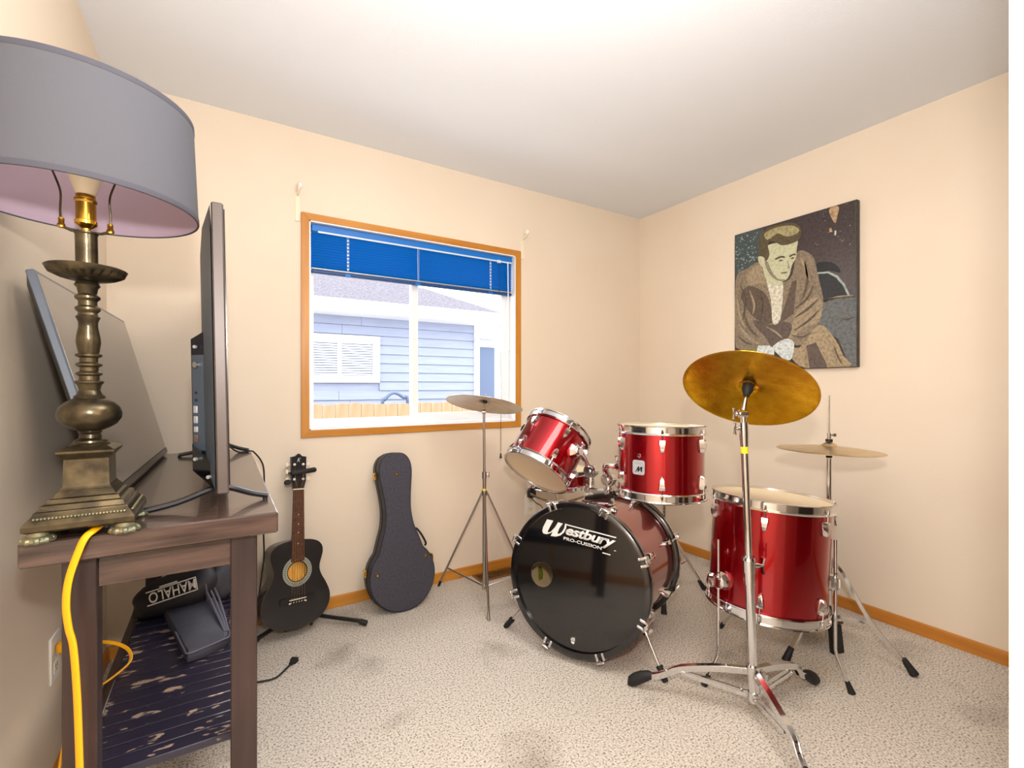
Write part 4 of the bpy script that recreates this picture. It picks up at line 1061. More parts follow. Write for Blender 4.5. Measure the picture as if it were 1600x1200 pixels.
# ---- bass drum, axis pointing away from the window side of the view towards the right wall
BC = Vector((1.258, 1.534, .340)); BR = drum_frame(27.6, -5.8); BL = .580
bass = thing('bass_drum', 'dark red bass drum with a black front head lettered in white', 'drum', BC, BR)
RS = .286
MB().lathe([(RS, .018), (RS, BL - .018), (RS - .002, BL - .018), (RS - .002, .018)], 96, closed=True).build('shell', M['red'], bass, local=True)
MB().lathe([(RS - .002, .02), (RS - .002, BL - .02), (RS - .010, BL - .02), (RS - .010, .02)], 96, closed=True).build('inner_shell', M['maple'], bass, local=True)['label'] = 'pale wooden inside of the shell'
def bass_hoop(z0, flip):
    s = -1 if flip else 1
    h = MB().lathe([(r, z0 + s * z) for r, z in ((.2905, .0), (.3120, .0), (.3150, .003), (.3150, .041), (.3120, .044), (.2905, .044))], 96, closed=True).build('hoop', M['hoop_black'], bass, local=True, sharp=50)
    MB().lathe([(r, z0 + s * z) for r, z in ((.3148, .013), (.3158, .014), (.3158, .030), (.3148, .031))], 96, closed=True).build('hoop_inlay', M['chrome'] if flip else M['hoop_black'], h, local=True)
    return h
bass_hoop(0, False); bass_hoop(BL, True)
oc = [(.2895 * math.cos(2 * PI * i / 96), .2895 * math.sin(2 * PI * i / 96)) for i in range(96)]
hc = (.161, -.016)
oc.sort(key=lambda p: math.atan2(p[1] - hc[1], p[0] - hc[0]))
fh = holed(oc, hc, .052, .0110, .0122).build('front_head', M['head_black'], bass, local=True)
MB().lathe([(.0515, .0098), (.0545, .0096), (.0550, .0105), (.0535, .0108), (.0515, .0106)], 40, Matrix.Translation((hc[0], hc[1], 0)), closed=True).build('port_ring', M['rubber'], fh, local=True)
MB().lathe([(.2895, BL - .012), (.0005, BL - .012), (.0005, BL - .0108), (.2895, BL - .0108)], 96, closed=False).build('batter_head', M['head_clear'], bass, local=True)
# maker's sticker on the inside of the shell, seen through the port
b = MB(); rs = []
for i in range(9):
    a = PI - math.radians(161 - 0) + math.radians(-9 + i * 2.25) ; a = math.atan2(-.09, .265) + math.radians(-3 + i * 1.6)
    rs.append((( RS - .0106) * math.cos(a), (RS - .0106) * math.sin(a)))
vs = []; fs = []
for i, (x, y) in enumerate(rs): vs += [(x, y, .175 + .02 * (i / 8)), (x, y, .215 + .02 * math.sin(i / 8 * PI))]
for i in range(8): fs.append((2 * i, 2 * i + 1, 2 * i + 3, 2 * i + 2))
b.add(vs, fs); M['sticker'] = mat('green_sticker', (200, 206, 60), 0.5, c2=(110, 122, 44), nscale=30)
b.build('sticker', M['sticker'], bass, local=True, fix=False)['label'] = 'yellow-green sticker inside the shell'
# white lettering on the front head
TXT = RY(PI)
wm = Matrix.Translation((0, 0, .0108)) @ TXT
b = MB().prism(WPOLY, 0, .0004, wm); b.build('lettering', M['print_white'], fh, local=True, smooth=False)
def head_text(body, x, y, w, h, ang, shear=.0, bold=.0, sp=1.0):
    text_part('lettering', body, w, h, M['print_white'], fh, wm @ Matrix.Translation((x, y, 0)) @ RZ(math.radians(ang)), shear=shear, bold=bold, spacing=sp)
head_text('estbury', -.0585, .1600, .222, .054, -5.0, shear=.28, bold=.03, sp=.9)
b = MB(); b.add([(-.0605, .2170, 0), (.1680, .1970, 0), (.1660, .1925, 0), (-.0600, .2125, 0)], [(0, 1, 2, 3)], wm @ Matrix.Translation((0, 0, .0004)))
b.add([(.112, .1275, 0), (.146, .1245, 0), (.144, .1205, 0), (.110, .1235, 0)], [(0, 1, 2, 3)], wm @ Matrix.Translation((0, 0, .0004)))
b.add([(.160, .1435, 0), (.168, .1430, 0), (.1675, .1405, 0), (.1595, .1410, 0)], [(0, 1, 2, 3)], wm @ Matrix.Translation((0, 0, .0004)))
b.build('lettering_rule', M['print_white'], fh, local=True, smooth=False, fix=False)
head_text('PRO-CUSSION', -.0650, .1490, .172, .0135, -4.6, bold=.02)
b = MB().prism([(-.014, -.249), (.006, -.249), (.006, -.252), (-.014, -.252)], 0, .0004, wm)
b.prism([(-.012, -.240), (-.007, -.246), (-.004, -.236), (0, -.245), (.003, -.236), (.006, -.247), (-.012, -.247)], 0, .0004, wm)
b.prism([(-.012, -.255), (.004, -.255), (.003, -.262), (-.002, -.266), (-.010, -.262)], 0, .0004, wm)
b.build('crest', M['print_white'], fh, local=True, smooth=False)
# claws, rods, lugs
def claw_mesh(sg):
    b = MB()
    z0 = 0
    for s in (-1, 1):
        b.box(.0150 + RS, .033 + RS, s * .014 - .005, s * .014 + .005, -.003, .030, ch=.003)
        b.box(.004 + RS, .033 + RS, s * .014 - .005, s * .014 + .005, -.0045, .001, ch=.002)
    b.box(.030 + RS, .0345 + RS, -.016, .016, .012, .046, ch=.003)
    b.cyl((.037 + RS, 0, -.004), (.037 + RS, 0, .125), .0034, n=8)
    b.cyl((.037 + RS, 0, -.008), (.037 + RS, 0, .012), .0065, n=10)
    b.box(.034 + RS, .041 + RS, -.017, .017, -.013, -.007, ch=.002)
    return b
cl = lu = None
for zside in (0, 1):
    for k in range(8):
        a = math.radians(22 + 45 * k)
        base = Matrix.Identity(4) if zside == 0 else Matrix.Translation((0, 0, BL)) @ RX(PI)
        if zside: a = -a
        m = base @ RZ(a)
        if cl is None:
            cl = claw_mesh(1).build('claw_hook', M['chrome'], None, local=True); cl.parent = bass
            bb = make_lug(None, None, True); bb.v = [Vector((v.x * 1.5, v.y * 1.15, v.z * 1.15)) for v in bb.v]
            lu = bb.build('lug', M['chrome'], None, local=True, sharp=50); lu.parent = bass
            cl.matrix_local = m; lu.matrix_local = m @ Matrix.Translation((RS - .001, 0, .118))
        else:
            inst(cl, bass, m); inst(lu, bass, m @ Matrix.Translation((RS - .001, 0, .118)))
# spurs
def bw_(X, u, z): return BC + BR @ Vector((-X, u, z))
for foot, X, u, zz in (((1.462, 1.232, 0), .262, -.170, .115), ((1.147, 1.922, 0), -.262, -.170, .115)):
    br_ = bw_(X, u, zz); f = Vector(foot); d = (f - br_).normalized()
    inn_ = bw_(X * .86, u * .86, zz)
    b = MB().cyl(inn_, br_ + (br_ - inn_) * .15, .022, .018, n=14); b.cyl(br_ - d * .02, br_ + d * .025, .014, n=12)
    b.box(-.004, .004, -.020, .020, 0, .010, MX(br_ + (br_ - inn_) * .45, axis_frame(br_ - inn_)))
    bk = b.build('spur_bracket', M['chrome'], bass)
    MB().cyl(br_ - d * .05, f - d * .016, .0055, n=10).build('spur', M['chrome'], bk)
    b = MB().cyl(f - d * .050, f - d * .018, .012, .0135, n=14); b.cyl(f - d * .020, f - d * .002, .0135, .010, n=14); b.cyl(f - d * .060, f - d * .050, .014, .014, n=14)
    b.build('rubber_foot', M['rubber'], bk)

# ---- toms
def tom_badge(t, R, a, z, hole_dz):
    m = RZ(a) @ Matrix.Translation((R + .0006, 0, z)) @ Matrix(((0, 0, 1, 0), (1, 0, 0, 0), (0, 1, 0, 0), (0, 0, 0, 1)))
    w, h = .0265, .0285
    poly = [(-w * .78, -h), (w * .78, -h), (w, -h * .78), (w, h * .78), (w * .78, h), (-w * .78, h), (-w, h * .78), (-w, -h * .78)]
    bd = MB().prism(poly, 0, .0022, m).build('badge', M['silver'], t, local=True, bevel=.0006)
    bd['label'] = 'silver badge with a black brushed M'
    sw = [(-.016, -.016), (-.010, -.010), (-.004, .004), (.001, .009), (.004, .006), (.002, -.004), (.008, .006), (.014, .009), (.016, .004), (.014, -.008), (.017, -.011), (.012, -.013), (.008, -.010), (.009, .000), (.004, -.008), (.000, -.014), (-.004, -.013), (-.003, -.003), (-.009, -.014)]
    MB().prism([(x * 1.1, y * .95 - .004) for x, y in sw], .0022, .0027, m).build('badge_mark', M['black'], bd, local=True, smooth=False)
    text_part('badge_lettering', 'System', .030, .007, M['rosette'], bd, m @ Matrix.Translation((-.015, .013, .0022)), extrude=.0004)
    MB().lathe([(.0035, .003), (.0035, .0035), (.008, .0030), (.0095, .001), (.0095, -.001), (.0035, -.001)], 16, RZ(a) @ Matrix.Translation((R, 0, z + hole_dz)) @ RY(PI / 2), closed=True).build('vent_grommet', M['chrome'], t, local=True)

TRc, TRr = Vector((1.570, 1.354, .690)), drum_frame(29.3, 88.4)
fa = face_angle(TRc + Vector((0, 0, .15)), TRr)
tomR = drum('tom_drum', 'upright red tom drum with a silver badge above the right side of the bass drum', TRc, TRr, .1735, .296, 6, fa + math.radians(2), 'rack toms over the bass drum')
tom_badge(tomR, .1735, fa + math.radians(-28), .132, .045)
TLc, TLr = Vector((1.295, 1.885, .725)), drum_frame(10.6, 48.3)
fa = face_angle(TLc, TLr)
tomL = drum('tom_drum', 'red tom drum tilted steeply so that its pale lower head shows', TLc, TLr, .1635, .269, 6, fa + math.radians(12), 'rack toms over the bass drum')
FTc, FTr = Vector((1.871, 1.080, .261)), drum_frame(-6.7, 85.2)
fa = face_angle(FTc, FTr)
ftom = drum('floor_tom', 'large red floor tom on three bent chrome legs', FTc, FTr, .2135, .446, 6, fa + math.radians(-4), None, hoop_h=.036, lug_off=.056)
for (rx, ry, zt, zb, foot) in ((1.640, 1.130, .553, .105, (1.570, 1.145)), (1.974, .868, .568, .140, (2.000, .823)), (1.975, 1.292, .50, .11, (2.018, 1.383))):
    f = Vector((foot[0], foot[1], 0)); top = Vector((rx, ry, zt))
    l_ = MB().tube([top, (rx, ry, zb + .012), Vector((rx, ry, zb)) + (f - Vector((rx, ry, zb))).normalized() * .012, f + (Vector((rx, ry, zb)) - f).normalized() * .012], .0058, 10).build('leg', M['chrome'], ftom)
    d = (f - Vector((rx, ry, zb))).normalized()
    MB().cyl(f - d * .045, f - d * .001, .0085, .0125, n=12).build('rubber_foot', M['rubber'], l_)
    MB().cyl(top - Vector((0, 0, .13)), top - Vector((0, 0, .126)), .0066, n=10).build('memory_lock', M['black'], l_)
    c_ = FTc + FTr @ Vector((0, 0, .17)); dr = (Vector((rx, ry, 0)) - Vector((c_.x, c_.y, 0))).normalized()
    zc = zt - .165
    p = Vector((rx, ry, zc))
    b = MB(); fr = axis_frame(dr)
    oct_ = lambda r, d0: [p + fr @ Vector((r * math.cos(PI / 8 + j * PI / 4), r * 1.15 * math.sin(PI / 8 + j * PI / 4), d0)) for j in range(8)]
    b.rings([oct_(.030, -.034), oct_(.031, -.024), oct_(.024, -.004), oct_(.014, .004)])
    b.cyl(p - Vector((0, 0, .024)), p + Vector((0, 0, .024)), .011, n=12)
    sd_ = fr @ Vector((0, 1, 0)); sd_ = Vector((-dr.y, dr.x, 0))
    b.box(-.003, .003, -.016, .016, .0, .016, MX(p + dr * .012 , axis_frame(sd_)))
    b.build('leg_bracket', M['chrome'], ftom, sharp=25)

# ---- double tom holder on the bass drum
mt = thing('tom_holder', 'chrome double tom holder standing on top of the bass drum', 'holder', (1.478, 1.649, .60))
up_ = BR @ Vector((0, 1, 0)); az_ = BR @ Vector((0, 0, 1)); sx_ = BR @ Vector((1, 0, 0))   # sx_: towards the left tom
top0 = BC + az_ * .255 + up_ * (RS - .004)
FM = Matrix.Identity(4)
for r in range(3): FM[r][0] = sx_[r]; FM[r][1] = az_[r]; FM[r][2] = up_[r]
FM.translation = top0
b = MB().box(-.075, .075, -.036, .036, .000, .010, FM, ch=.004); b.box(-.066, .066, -.030, .030, .008, .074, FM, ch=.006)
b.build('base_block', M['chrome'], mt)
def holder(side, elbow, end, tom_surface):
    px = side * .044
    p0 = FM @ Vector((px, 0, .058)); p1 = FM @ Vector((px, 0, .150 if side > 0 else .118))
    b = MB().cyl(p0, p1, .0155, n=16); b.cyl(FM @ Vector((px, 0, .058)), FM @ Vector((px, 0, .082)), .023, .021, n=16)
    b.cyl(FM @ Vector((px, -.020, .068)), FM @ Vector((px, -.040, .068)), .006, n=8); b.box(px - .004, px + .004, -.046, -.036, .052, .084, FM, ch=.002)
    po = b.build('post', M['chrome'], mt)
    q = p1
    b = MB(); ax = az_
    b.cyl(q - ax * .024, q + ax * .024, .030, n=24); b.cyl(q - ax * .032, q - ax * .024, .020, .025, n=20); b.cyl(q - ax * .040, q - ax * .032, .009, n=12)
    for i in range(14):
        a = 2 * PI * i / 14; r = (up_ * math.cos(a) + sx_ * math.sin(a)) * .0295
        b.cyl(q + r - ax * .022, q + r + ax * .022, .0022, n=5)
    b.build('ratchet', M['chrome'], po)
    b = MB(); b.tube(smooth_path([q + (Vector(elbow) - q) * .3, Vector(elbow), Vector(end)], 5), .0145, 12)
    b.cyl(Vector(end), Vector(tom_surface), .0165, n=12)
    b.build('arm', M['chrome'], po)
    return q
holder(1, (1.447, 1.722, .838), (1.432, 1.742, .846), (1.405, 1.768, .842))
holder(-1, (1.490, 1.600, .782), (1.512, 1.560, .790), (1.530, 1.520, .790))
# brackets bolted to the tom shells
def shell_bracket(tom, C, Rm, R, target, zl):
    v = Rm.transposed() @ (Vector(target) - C); a = math.atan2(v.y, v.x)
    m = RZ(a) @ Matrix.Translation((R, 0, zl)) @ RY(PI / 2)
    b = MB(); o8 = lambda r, z: [(r * 1.1 * math.cos(PI / 8 + j * PI / 4), r * math.sin(PI / 8 + j * PI / 4), z) for j in range(8)]
    b.rings([o8(.036, -.002), o8(.037, .006), o8(.026, .022), o8(.022, .030)], m)
    b.cyl((0, 0, .02), (0, 0, .045), .017, n=14, m=m); b.cyl((-.018, 0, .034), (-.040, 0, .034), .0045, n=8, m=m); b.box(-.046, -.038, -.014, .014, .030, .038, m, ch=.002)
    return b.build('mount_bracket', M['chrome'], tom, local=True, sharp=25)
v = TLr.transposed() @ (Vector((1.42, 1.755, .842)) - TLc)
shell_bracket(tomL, TLc, TLr, .1635, (1.42, 1.755, .842), v.z)
v = TRr.transposed() @ (Vector((1.515, 1.56, .79)) - TRc)
shell_bracket(tomR, TRc, TRr, .1735, (1.515, 1.56, .79), v.z)

# ---- snare drum on its stand behind the left tom
SNc = Vector((1.690, 2.215, .562)); SNr = drum_frame(0, 89.5)
drum('snare_drum', 'shallow red snare drum on a stand behind the tilted tom', SNc, SNr, .1785, .108, 6, .5, None, hoop_h=.026, lug_off=.040)
sn = thing('snare_stand', 'low chrome snare stand behind the bass drum', 'stand', (SNc.x, SNc.y, 0))
MB().cyl((SNc.x, SNc.y, .05), (SNc.x, SNc.y, .46), .011, n=12).build('post', M['chrome'], sn)
for k in range(3):
    a = k * 2 * PI / 3 + 1.1; dx, dy = math.cos(a), math.sin(a)
    MB().tube(smooth_path([(SNc.x, SNc.y, .46), (SNc.x + .10 * dx, SNc.y + .10 * dy, .49), (SNc.x + .195 * dx, SNc.y + .195 * dy, .535), (SNc.x + .204 * dx, SNc.y + .204 * dy, .578)], 4), .006, 8).build('basket_arm', M['chrome'], sn)
    MB().box(-.014, .014, -.010, .010, -.014, .012, MX((SNc.x + .203 * dx, SNc.y + .203 * dy, .560)) @ RZ(a), ch=.003).build('rubber_grip', M['rubber'], sn)
    a += .5; dx, dy = math.cos(a), math.sin(a)
    l_ = MB().tube([(SNc.x + .012 * dx, SNc.y + .012 * dy, .26), (SNc.x + .235 * dx, SNc.y + .235 * dy, .022)], .007, 8).build('leg', M['chrome'], sn)
    MB().cyl((SNc.x + .22 * dx, SNc.y + .22 * dy, .038), (SNc.x + .245 * dx, SNc.y + .245 * dy, .001), .011, .010, n=10).build('rubber_foot', M['rubber'], l_)

# ---- drum throne almost hidden behind the right tom and bass drum
TX_, TY_ = 2.084, 1.769
th = thing('drum_throne', 'black-topped drum throne on a chrome tripod behind the bass drum', 'stool', (TX_, TY_, 0))
MB().lathe([(.0005, .520), (.10, .520), (.150, .526), (.160, .545), (.158, .575), (.140, .592), (.08, .600), (.0005, .602)], 40, Matrix.Translation((TX_, TY_, 0))).build('seat', M['rubber'], th)
b = MB().cyl((TX_, TY_, .10), (TX_, TY_, .40), .0140, n=14); b.cyl((TX_, TY_, .39), (TX_, TY_, .525), .0105, n=14); b.cyl((TX_, TY_, .385), (TX_, TY_, .41), .018, n=14)
po = b.build('post', M['chrome'], th)
b = MB()
for i in range(5): b.cyl((TX_ - .0090, TY_ - .0060, .415 + i * .020), (TX_ + .009, TY_ + .006, .415 + i * .020), .0034, n=8)
b.build('height_holes', M['black'], po)
fx, fy = 2.303 - TX_, 1.689 - TY_
for k in range(3):
    a = math.atan2(fy, fx) + k * 2 * PI / 3; r = math.hypot(fx, fy) + .01; dx, dy = math.cos(a), math.sin(a)
    b = MB().tube([(TX_ + .015 * dx, TY_ + .015 * dy, .375), (TX_ + r * dx * .97, TY_ + r * dy * .97, .03)], .0072, 8, flat=(1, 1))
    b.tube([(TX_ + .012 * dx, TY_ + .012 * dy, .12), (TX_ + .58 * r * dx, TY_ + .58 * r * dy, .175)], .0045, 6)
    l_ = b.build('leg', M['chrome'], th)
    MB().cyl((TX_ + .88 * r * dx, TY_ + .88 * r * dy, .055), (TX_ + 1.03 * r * dx, TY_ + 1.03 * r * dy, .001), .010, .015, n=12).build('rubber_foot', M['rubber'], l_)

# ================================================================= CYMBALS AND STANDS
def cymbal(name, label, c, n, r, m, dome=.016, group='cymbals of the drum kit'):
    rot = axis_frame(n)
    t = thing(name, label, 'cymbal', c, rot, group)
    k = r / .22
    top = [(.0062, .021), (.018, .0185), (.028, .013), (.034, .0065), (.040, .0045), (.07, .002), (.12, -.002), (.17, -.007), (.205, -.0115), (.2185, -.0135), (.22, -.0142)]
    top = [(a * k, z) for a, z in top]
    prof = top + [(a, z - .0012) for a, z in reversed(top)]
    MB().lathe(prof, 96, closed=True).build('bow', m, t, local=True, sharp=50)
    return t, rot
# golden crash on the tall stand
n1 = Vector((math.cos(math.radians(53)) * math.cos(math.radians(17.6)), math.cos(math.radians(53)) * math.sin(math.radians(17.6)), math.sin(math.radians(53))))
c1 = Vector((1.583, .975, 1.141))
cymbal('crash_cymbal', 'shiny golden cymbal tilted in front of the portrait picture, its underside showing', c1 + n1 * .002, n1, .2185, M['gold_cymbal'])
cs1 = thing('cymbal_stand', 'heavy chrome tripod cymbal stand nearest the camera carrying the golden cymbal', 'stand', (1.575, .945, 0), group='cymbal stands')
A = Vector((1.571, .945, .070)); Bt = Vector((1.539, .965, 1.062))
def ln(z): return A + (Bt - A) * ((z - A.z) / (Bt.z - A.z))
MB().cyl(ln(.07), ln(.53), .0155, n=24).build('lower_tube', M['chrome'], cs1)
MB().cyl(ln(.52), ln(1.01), .0120, n=24).build('upper_tube', M['chrome'], cs1)
b = MB().cyl(ln(1.005), ln(1.050), .0092, n=20); b.build('top_tube', M['chrome'], cs1)
axs = (Bt - A).normalized(); rt = Vector((.8508, -.5255, 0))
def wing(b, p, d, s=1.0):
    f = MX(p, axis_frame(d)); b.cyl((0, 0, 0), (0, 0, .016 * s), .005 * s, n=10, m=f)
    b.prism([(-.004 * s, -.006 * s), (.004 * s, -.006 * s), (.005 * s, .010 * s), (.011 * s, .026 * s), (-.011 * s, .026 * s), (-.005 * s, .010 * s)], 0, .005 * s, f @ Matrix.Translation((0, 0, .014 * s)) @ Matrix(((1, 0, 0, 0), (0, 1, 0, 0), (0, 0, 1, 0), (0, 0, 0, 1))))
    b.prism([(-.004 * s, .006 * s), (.004 * s, .006 * s), (.005 * s, -.010 * s), (.011 * s, -.026 * s), (-.011 * s, -.026 * s), (-.005 * s, -.010 * s)], 0, .005 * s, f @ Matrix.Translation((0, 0, .014 * s)))
b = MB().cyl(ln(.502), ln(.548), .0205, n=24); b.cyl(ln(.546), ln(.556), .0235, .020, n=24); b.cyl(ln(.46), ln(.505), .0178, n=24)
b.cyl(ln(.525), ln(.525) + rt * .034, .008, n=10)
cl_ = b.build('height_clamp', M['chrome'], cs1)
b = MB(); wing(b, ln(.525) + rt * .030, rt, 1.05); b.build('wing_bolt', M['chrome'], cl_)
b = MB().cyl(ln(.978), ln(1.022), .0150, n=20); b.cyl(ln(.94), ln(.98), .0132, .0150, n=20); b.cyl(ln(1.0), ln(1.0) - rt * .024, .006, n=10)
cl_ = b.build('height_clamp', M['chrome'], cs1)
b = MB(); wing(b, ln(1.0) - rt * .018, -rt, .8); b.build('wing_bolt', M['chrome'], cl_)
tp = ln(1.052)
b = MB().cyl(tp - rt * .014, tp + rt * .012, .0135, n=18); b.cyl(tp, c1 - n1 * .045, .0085, .0065, n=12); b.cyl(tp - rt * .024, tp - rt * .014, .009, n=12)
tl = b.build('tilter', M['chrome'], cs1)
b = MB(); wing(b, tp - rt * .020, -rt, .75); b.build('wing_bolt', M['chrome'], tl)
f1 = MX(c1, axis_frame(n1))
MB().cyl((0, 0, -.05), (0, 0, .055), .0032, n=10, m=f1).build('threaded_rod', M['chrome'], cs1)
MB().lathe([(.0045, -.034), (.0105, -.034), (.0125, -.024), (.0180, -.012), (.0190, -.002), (.0185, .012), (.0045, .014)], 28, f1).build('cymbal_sleeve', M['rubber'], cs1)
MB().lathe([(.0045, .0245), (.0130, .0245), (.0130, .036), (.0045, .036)], 20, f1).build('felt_washer', M['rubber'], cs1)
b = MB(); wing(b, f1 @ Vector((0, 0, .038)), n1, .8); b.build('wing_nut', M['chrome'], cs1)
MB().cyl(ln(.915), ln(.938), .0124, n=20).build('tape', M['tape'], cs1)['label'] = 'yellow tape'
# tripod legs of flat strip with braces
def strip(b, p, q, w, t_, side):
    p, q = Vector(p), Vector(q); d = (q - p).normalized(); s = Vector(side); s = (s - d * s.dot(d)).normalized(); u = d.cross(s)
    def rg(c): return [c + s * (a * w) + u * (e_ * t_) for a, e_ in ((-1, -1), (1, -1), (1, 1), (-1, 1))]
    b.rings([rg(p), rg(q)])
def flat_path(b, pts, w, t_, side):
    P = smooth_path(pts, 4); rs = []
    for i in range(len(P)):
        d = (P[min(i + 1, len(P) - 1)] - P[max(i - 1, 0)]).normalized(); s = Vector(side); s = (s - d * s.dot(d)).normalized(); u = d.cross(s)
        rs.append([P[i] + s * (a * w) + u * (e_ * t_) for a, e_ in ((-1, -1), (1, -1), (1, 1), (-1, 1))])
    b.rings(rs)
b = MB().cyl(ln(.055), ln(.175), .0195, n=24); b.cyl(ln(.150), ln(.180), .022, n=24); b.cyl(ln(.06), ln(.09), .021, n=24)
hub1 = b.build('leg_hub', M['chrome'], cs1)
b = MB(); wing(b, ln(.12) + rt * .02, rt, 1.25); b.build('wing_bolt', M['chrome'], hub1)
for (fx, fy) in ((1.333, 1.288), (1.940, .923), (1.363, .632)):
    f = Vector((fx, fy, 0)); h = ln(.165); d = Vector((fx - h.x, fy - h.y, 0)); L_ = d.length; d.normalize(); sd_ = Vector((-d.y, d.x, 0))
    b = MB()
    for s in (-1, 1):
        o_ = sd_ * (.0085 * s)
        P = [Vector((h.x, h.y, 0)) + d * r + o_ * k + Vector((0, 0, z)) for r, z, k in ((.018, .158, 1), (.12, .142, 1), (.24, .110, .9), (L_ * .74, .070, .8), (L_ * .9, .044, .7))]
        flat_path(b, P, .0105, .0011, (0, 0, 1))
    flat_path(b, [Vector((h.x, h.y, 0)) + d * r + Vector((0, 0, z)) for r, z in ((.018, .168), (.12, .152), (.24, .120), (L_ * .74, .080), (L_ * .9, .054))], .0090, .0010, sd_)
    l_ = b.build('leg', M['chrome'], cs1, sharp=30)
    b = MB()
    for s in (-1, 1):
        o_ = sd_ * (.0098 * s)
        strip(b, Vector((h.x, h.y, .076)) + d * .018 + o_, Vector((h.x, h.y, .098)) + d * (L_ * .56) + o_ * .9, .0075, .0010, (0, 0, 1))
    b.build('brace', M['chrome'], l_, smooth=False)
    fm = MX(f - d * .0, axis_frame(d, (0, 0, 1)))
    c = f - d * .03
    rs = []
    for r, z, w, hh in ((-.075, .058, .0125, .014), (-.060, .055, .0145, .020), (-.030, .040, .0160, .026), (-.005, .026, .0160, .0255), (.012, .018, .0130, .0170)):
        cc = f + d * r + Vector((0, 0, z)); ring = []
        for j in range(10):
            a = 2 * PI * j / 10; p = cc + sd_ * (w * math.cos(a)) + Vector((0, 0, hh * math.sin(a))); p.z = max(p.z, .001); ring.append(p)
        rs.append(ring)
    MB().rings(rs).build('rubber_foot', M['rubber'], l_, sharp=60)
    rv = MB()
    for s in (-1, 1):
        for r, z in ((.035, .156), (.035, .079), (L_ * .56, .100)): rv.cyl(Vector((h.x, h.y, z)) + d * r, Vector((h.x, h.y, z)) + d * r + sd_ * (s * .0125), .0045, n=8)
    rv.build('rivets', M['chrome'], l_)

# thin stand by the window
n2 = Vector((math.cos(math.radians(73.7)) * math.cos(math.radians(30.8)), math.cos(math.radians(73.7)) * math.sin(math.radians(30.8)), math.sin(math.radians(73.7))))
c2 = Vector((1.198, 2.218, 1.063))
cymbal('ride_cymbal', 'dull grey-bronze cymbal on the thin stand in front of the window', c2, n2, .207, M['grey_cymbal'])
s2_ = thing('cymbal_stand', 'thin light chrome cymbal stand between the banjo case and the bass drum', 'stand', (1.198, 2.222, 0), group='cymbal stands')
sx, sy = 1.198, 2.222
b = MB().cyl((sx, sy, .070), (sx, sy, .66), .0095, n=14); b.build('lower_tube', M['steel'], s2_)
MB().cyl((sx, sy, .65), (sx - .004, sy - .002, 1.01), .0068, n=12).build('upper_tube', M['steel'], s2_)
b = MB().cyl((sx, sy, .655), (sx, sy, .690), .0125, n=14); b.cyl((sx, sy, .675), (sx + .020, sy - .014, .675), .004, n=8); b.cyl((sx + .020, sy - .014, .690), (sx + .020, sy - .014, .660), .0035, n=8)
b.build('height_clamp', M['steel'], s2_)
MB().cyl((sx, sy, .585), (sx, sy, .600), .0100, n=14).build('tape', M['tape'], s2_)['label'] = 'yellow tape'
b = MB().cyl((sx, sy, .565), (sx, sy, .590), .016, n=14); b.build('leg_hub', M['steel'], s2_)
MB().cyl((sx, sy, .062), (sx, sy, .088), .014, n=14).build('brace_collar', M['steel'], s2_)
tp2 = Vector((sx - .004, sy - .002, 1.012))
f2 = MX(c2, axis_frame(n2))
b = MB().cyl(tp2 - rt * .009, tp2 + rt * .009, .011, n=14); b.cyl(tp2, c2 - n2 * .02, .005, n=10); b.cyl((0, 0, -.02), (0, 0, .045), .003, n=8, m=f2)
b.build('tilter', M['steel'], s2_)
MB().lathe([(.004, -.006), (.011, -.006), (.012, .004), (.010, .014), (.004, .015)], 18, f2).build('felt_washer', M['p_roof'], s2_)
b = MB(); wing(b, f2 @ Vector((0, 0, .024)), n2, .6); b.build('wing_nut', M['steel'], s2_)
for (fx, fy) in ((1.112, 2.018), (1.060, 2.520), (1.463, 2.153)):
    f = Vector((fx, fy, .004)); h = Vector((sx, sy, .578)); d = Vector((fx - sx, fy - sy, 0)).normalized()
    l_ = MB().tube([h + d * .014, f], .0058, 8, flat=(1, 1)).build('leg', M['steel'], s2_)
    q = h + (f - h) * .80
    MB().tube([Vector((sx, sy, .076)) + d * .012, q], .0045, 6).build('brace', M['steel'], l_)
    MB().cyl(f + (h - f).normalized() * .035, f - Vector((0, 0, .003)), .0075, n=10).build('rubber_foot', M['rubber'] if fx < 1.1 else M['steel'], l_)

# hi-hat stand near the right wall
hx, hy = 2.245, 1.012
cymbal('hi_hat_cymbal', 'pale bronze cymbal lying flat on the stand nearest the right wall', (hx, hy, .884), (.02, -.01, 1), .2, M['pale_cymbal'])
hs_ = thing('hi_hat_stand', 'chrome hi-hat stand with a black pedal behind the floor tom', 'stand', (hx, hy, 0))
MB().cyl((hx, hy, .055), (hx, hy, .56), .0140, n=16).build('lower_tube', M['chrome'], hs_)
MB().cyl((hx, hy, .55), (hx, hy, .835), .0098, n=16).build('upper_tube', M['chrome'], hs_)
MB().cyl((hx, hy, .83), (hx, hy, 1.108), .0034, n=10).build('pull_rod', M['chrome'], hs_)
b = MB().cyl((hx, hy, .545), (hx, hy, .585), .0175, n=16); wing(b, Vector((hx, hy, .565)) + rt * .012, rt, .8); b.build('height_clamp', M['chrome'], hs_)
MB().lathe([(.004, .838), (.012, .838), (.012, .856), (.021, .862), (.021, .868), (.014, .872), (.010, .880), (.004, .880)], 20, MX((hx, hy, 0))).build('cymbal_seat', M['rubber'], hs_)
MB().lathe([(.004, .9065), (.0135, .9065), (.0135, .918), (.004, .918)], 20, MX((hx, hy, 0))).build('felt_washer', M['rubber'], hs_)
b = MB().cyl((hx, hy, .918), (hx, hy, .946), .0078, n=14); b.cyl((hx, hy, .935), Vector((hx, hy, .936)) + rt * .028, .0028, n=8); b.box(-.002, .002, -.006, .006, .018, .030, MX((hx, hy, .936), axis_frame(rt)))
